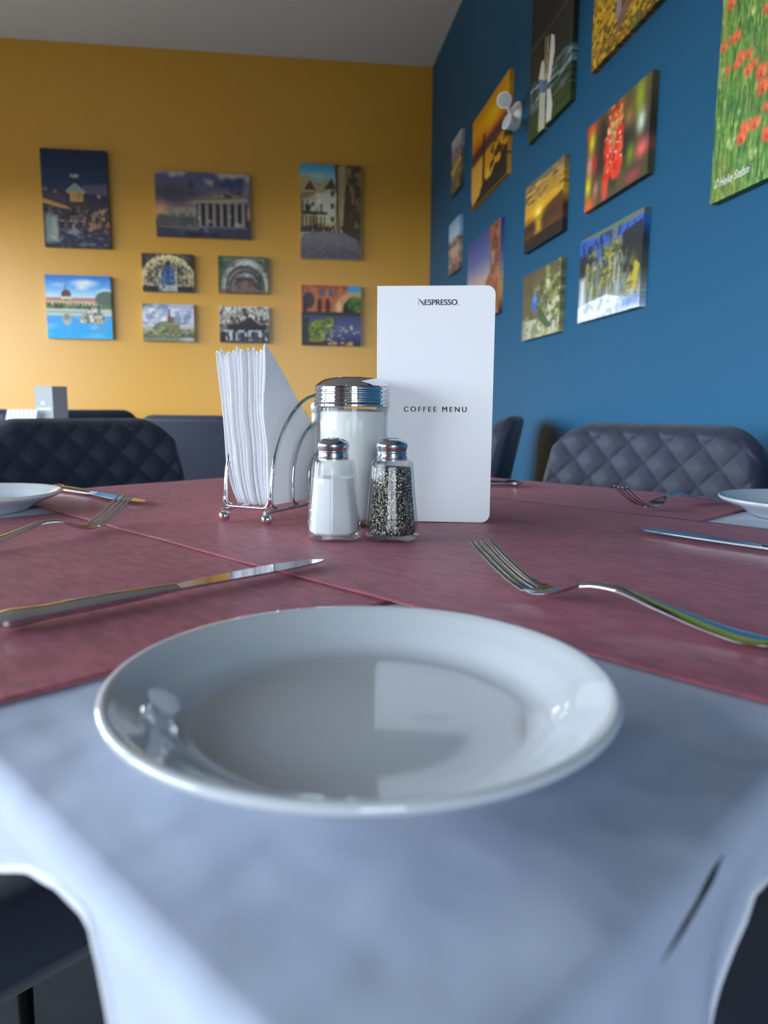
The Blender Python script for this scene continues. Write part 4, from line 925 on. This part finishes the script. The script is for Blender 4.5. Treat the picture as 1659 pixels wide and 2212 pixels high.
def p_falls(p):
    p.grad([(0, '#5a6858'), (.12, '#2c5cb4'), (.3, '#2a3444'), (.6, '#4c5548'), (1, '#cfd4d8')]); p.poly([(0, 0), (1, 0), (1, .12), (0, .16)], '#647664', .9); p.poly([(0, .0), (.4, .08), (1, .06), (1, .2), (.6, .28), (.38, .42), (.3, .26), (0, .2)], '#2a5cc0', .95); p.mott(16, 5, '#17264a', .5, .6, .8, p.rect(0, .05, 1, .4)); p.rect(0, .2, .2, .45, '#1f2430', .9, 5); p.poly([(.7, .15), (1, .1), (1, .6), (.74, .6)], '#23262a', .9)
    for x, w_, h0 in ((.22, .10, .16), (.5, .12, .16), (.62, .10, .14), (.34, .06, .34), (.88, .08, .5)): p.mott(14, 26, '#9c9438', .42, .58, .95, p.ell(x, h0 + .28, w_, .3, e=4)); p.mott(16, 30, '#4e5a2c', .54, .64, .8, p.ell(x, h0 + .28, w_, .3, e=4))
    p.mott(40, 5, '#a9b2b0', .5, .6, .8, p.rect(.16, .36, .76, .8, e=6)); p.mott(30, 6, '#58665c', .52, .64, .7, p.rect(.12, .4, .8, .82)); p.rect(.02, .48, .12, .9, '#dfe6ec', .9, 5); p.mott(14, 14, '#b8aa34', .46, .6, .9, p.poly([(.66, .92), (.92, .5), (.98, .56), (.90, .92)])); p.poly([(0, .82), (.2, .78), (.5, .76), (.74, .84), (1, .9), (1, 1), (0, 1)], '#e6ebf0', .95); p.mott(18, 16, '#a8b4c4', .5, .64, .7, p.rect(0, .78, 1, 1)); p.rect(.74, .86, 1, .96, '#5c84c4', .7, 4)
POPPIES = [(1581, 5, 12), (1592, 78, 11), (1583, 84, 7), (1565, 101, 9), (1600, 124, 12), (1619, 116, 9), (1592, 140, 8), (1617, 150, 11), (1630, 136, 7), (1572, 151, 6), (1645, 154, 15), (1648, 186, 15), (1657, 18, 9), (1655, 230, 8), (1631, 266, 12), (1609, 276, 13), (1602, 297, 13), (1657, 288, 15)]
FAR_POPPIES = [(.45, .60), (.55, .72), (.62, .5), (.7, .66), (.52, .9), (.8, .8), (.36, .47), (.25, .25), (.5, .3), (.75, .35), (.88, .55), (.66, .85), (.1, .2), (.4, .15)]
def p_poppies(p):
    p.grad([(0, '#5a7a34'), (.5, '#5e8434'), (.75, '#5a8838'), (1, '#4a8040')]); p.mott(90, 26, '#34602a', .48, .6, .85); p.mott(110, 30, '#a2b45a', .54, .64, .8); p.mott(140, 40, '#7ea24a', .5, .62, .6); p.mott(6, 8, '#7c7a34', .52, .68, .4); p.mott(6, 8, '#2f6c40', .55, .7, .5, p.rect(0, .7, 1, 1, e=20))
    p.dots(220, (0, .2, 1, .97), .004, .009, ['#c8cc6c', '#dcd88c', '#b4c460', '#e8e4b4'], .75, .7, 2)
    L_ = []
    for px, py, r_ in POPPIES: u, v, m_ = p.at(px, py, r_); L_.append((u, v, m_ / p.W * 1.3, m_ / p.H))
    for u, v in FAR_POPPIES: L_.append((u, v, .03, .02))
    for x, y, a, b_ in L_:
        p.ell(x, y, a, b_, '#e8603c', 1, 2, .15); p.ell(x + a * .15, y - b_ * .35, a * .7, b_ * .5, '#f4764c', .9, 2); p.ell(x - a * .25, y + b_ * .25, a * .45, b_ * .6, '#d84a34', .8, 2); p.ell(x + a * .55, y + b_ * .45, a * .3, b_ * .3, '#eea048', .8, 2); p.ell(x, y + b_ * .5, a * .12, b_ * .2, '#4a2030', .8)

def canvas(name, label, corners, wall, painter, seed, thick=.03, dens=420, gain=1.0, size=None):
    """corners: pixel (left, right, top at left, bottom at left, top at right, bottom at right) of the front face"""
    n_ = EB if wall == 'far' else EW; ax = -EW if wall == 'far' else EB
    p0 = CORNER + n_ * thick
    xl, xr, tl_, bl_, tr_, br_ = corners
    A = [on_plane(xl, tl_, p0, n_), on_plane(xl, bl_, p0, n_), on_plane(xr, tr_, p0, n_), on_plane(xr, br_, p0, n_)]
    s0 = ((A[0] - CORNER).dot(ax) + (A[1] - CORNER).dot(ax)) / 2; s1 = ((A[2] - CORNER).dot(ax) + (A[3] - CORNER).dot(ax)) / 2
    z1 = (A[0].z + A[2].z) / 2; z0 = (A[1].z + A[3].z) / 2
    if size:
        if size[0]: s1 = s0 + size[0]
        if size[1]: z1 = z0 + size[1]
    W_, H_ = s1 - s0, z1 - z0
    nw, nh = max(24, int(W_ * dens)), max(24, int(H_ * dens))
    p_ = Paint(nw, nh, seed)
    def at(px, py, rpx=0):
        q = on_plane(px, py, p0, n_); d = (q - CAM).dot(fw)
        return ((q - CORNER).dot(ax) - s0) / W_, 1 - (q.z - z0) / H_, rpx * d / F
    p_.at = at; p_.W, p_.H = W_, H_
    painter(p_); p_.grain(.10); C = np.clip(p_.c * gain, 0, 1)
    lin = np.where(C <= .04045, C / 12.92, ((C + .055) / 1.055) ** 2.4)
    V_ = []; cols = []
    for j in range(nh):
        for i in range(nw): V_.append((W_ * i / (nw - 1), 0, H_ * (1 - j / (nh - 1)))); cols.append(lin[j, i])
    F_ = [(j * nw + i, (j + 1) * nw + i, (j + 1) * nw + i + 1, j * nw + i + 1) for j in range(nh - 1) for i in range(nw - 1)]
    # wrapped edges continue the print back to the wall
    ed = [j * nw for j in range(nh)] + [(nh - 1) * nw + i for i in range(1, nw)] + [j * nw + nw - 1 for j in range(nh - 2, -1, -1)] + [i for i in range(nw - 2, 0, -1)]
    base = len(V_); 
    for e_ in ed: V_.append((V_[e_][0], thick, V_[e_][2])); cols.append(cols[e_])
    m_ = len(ed); F_ += [(ed[k], ed[(k + 1) % m_], base + (k + 1) % m_, base + k) for k in range(m_)]
    me = bpy.data.meshes.new('canvas'); me.from_pydata(V_, [], F_); me.update()
    at = me.color_attributes.new('print', 'FLOAT_COLOR', 'POINT')
    at.data.foreach_set('color', np.concatenate([np.array(cols), np.ones((len(cols), 1))], 1).astype(np.float32).ravel())
    me.materials.append(M['print'])
    o = obj(name, me, None); tag(o, label, 'picture', 'canvas prints on the %s wall' % ('ochre' if wall == 'far' else 'blue'))
    base_pt = CORNER + n_ * thick + ax * s0; base_pt.z = z0
    o.matrix_world = frame(base_pt, ax, -n_, Z)
    bar = .02
    st = join(box(.004, bar, .004, thick - .001, .004, H_ - .004), box(W_ - bar, W_ - .004, .004, thick - .001, .004, H_ - .004), box(bar, W_ - bar, .004, thick - .001, .004, bar), box(bar, W_ - bar, .004, thick - .001, H_ - bar, H_ - .004))
    obj('stretcher_frame', st, M['wood'], o, smooth=False)
    return o, W_, H_
Y, Bw = 'far', 'right'
GY, GB = 1.08, 1.0
canvas('canvas_print', 'canvas print of a lit tower and market at night', (91, 233.5, 320, 532, 326, 536), Y, p_night, 1, gain=GY)
canvas('canvas_print', 'canvas print of a domed palace mirrored in a blue lake', (99.5, 240.5, 592.6, 731, 597.4, 732), Y, p_lake, 2, gain=GY)
canvas('canvas_print', 'canvas print of a columned temple front under dusky clouds', (336, 539.5, 368.6, 509, 377, 516), Y, p_temple, 3, gain=GY)
canvas('canvas_print', 'small canvas print of a golden church organ with blue pipes', (307, 418, 546.5, 628, 549.5, 631), Y, p_organ, 4, gain=GY)
canvas('canvas_print', 'small canvas print looking through a round vaulted tunnel', (471.5, 578.5, 552.5, 632, 555.5, 634), Y, p_tunnel, 5, gain=GY)
canvas('canvas_print', 'small canvas print of a spired building among trees under grey clouds', (308, 419, 655, 736, 658, 738), Y, p_church, 6, gain=GY)
canvas('canvas_print', 'small canvas print of dark timbered gables and white shapes', (474.5, 581, 661, 739, 664, 740), Y, p_timber, 7, gain=GY)
canvas('canvas_print', 'upright canvas print of an old town street under blue sky', (649, 779.5, 353.6, 557, 358, 561.5), Y, p_street, 8, gain=GY)
canvas('canvas_print', 'canvas print of a red brick building by a leaf-covered pond', (651.5, 779.5, 616, 744, 618, 748), Y, p_redhouse, 9, gain=GY)
canvas('canvas_print', 'narrow looking canvas print with a yellow band, highest beside the corner', (975.4, 996, 308, 422, 282, 402), Bw, p_alley, 10, .017, 260, gain=GB)
canvas('canvas_print', 'canvas print of an orange sunset lake behind the emergency lamp', (1019.6, 1098, 270.5, 451, 152, 373), Bw, p_orange, 11, .017, 330, gain=GB)
canvas('canvas_print', 'narrow looking canvas print of spires under pale blue sky beside the corner', (969.5, 992, 485.6, 596, 467, 580.5), Bw, p_spire, 12, .017, 260, gain=GB)
canvas('canvas_print', 'canvas print of a brown rock against dusk sky above the menu', (1009.5, 1079, 534.6, 706, 468, 671), Bw, p_rock, 13, .017, 330, gain=GB)
canvas('canvas_print', 'dark canvas print of a white sailboat and its reflection', (1145, 1237, 40, 306, -60, 212), Bw, p_sail, 14, .017, 420, gain=GB, size=(None, .60))
canvas('canvas_print', 'canvas print of a golden sunset over water', (1133.8, 1217, 411, 547, 332, 497), Bw, p_sunset, 15, .017, 420, gain=GB)
canvas('canvas_print', 'canvas print of a blue peacock among light foliage', (1129, 1210, 602.7, 737, 553, 714.5), Bw, p_bird, 16, .017, 420, gain=GB)
canvas('canvas_print', 'canvas print of yellow autumn meadow with wooden steps, cut by the top edge', (1280, 1425, 0, 152, -140, 2), Bw, p_house, 17, .017, 460, gain=GB, size=(.60, .40))
canvas('canvas_print', 'canvas print of bright red blossoms on a stem', (1265.3, 1404, 280, 458.6, 158, 370), Bw, p_flowers, 18, .017, 480, gain=GB)
canvas('canvas_print', 'canvas print of a waterfall between yellow trees', (1251, 1386, 524, 697.3, 450, 660.5), Bw, p_falls, 19, .017, 480, gain=GB)
po, pw, ph_ = canvas('canvas_print', 'large canvas print of orange poppies in a green meadow', (1548, 1659, 0, 436, -70, 383), Bw, p_poppies, 20, .017, 560, gain=GB, size=(.60, .90))
sig = text_mesh('© Heike Stefani', .02, 1.0, .4, 'LEFT')
xs = [v_.co.x for v_ in sig.vertices]
for v_ in sig.vertices: v_.co = Vector((v_.co.x * .115 / (max(xs) - min(xs)) + .012, -.0006, v_.co.y * .115 / (max(xs) - min(xs)) * 1.3 + .026))
obj('signature', sig, M['white_ink'], po)
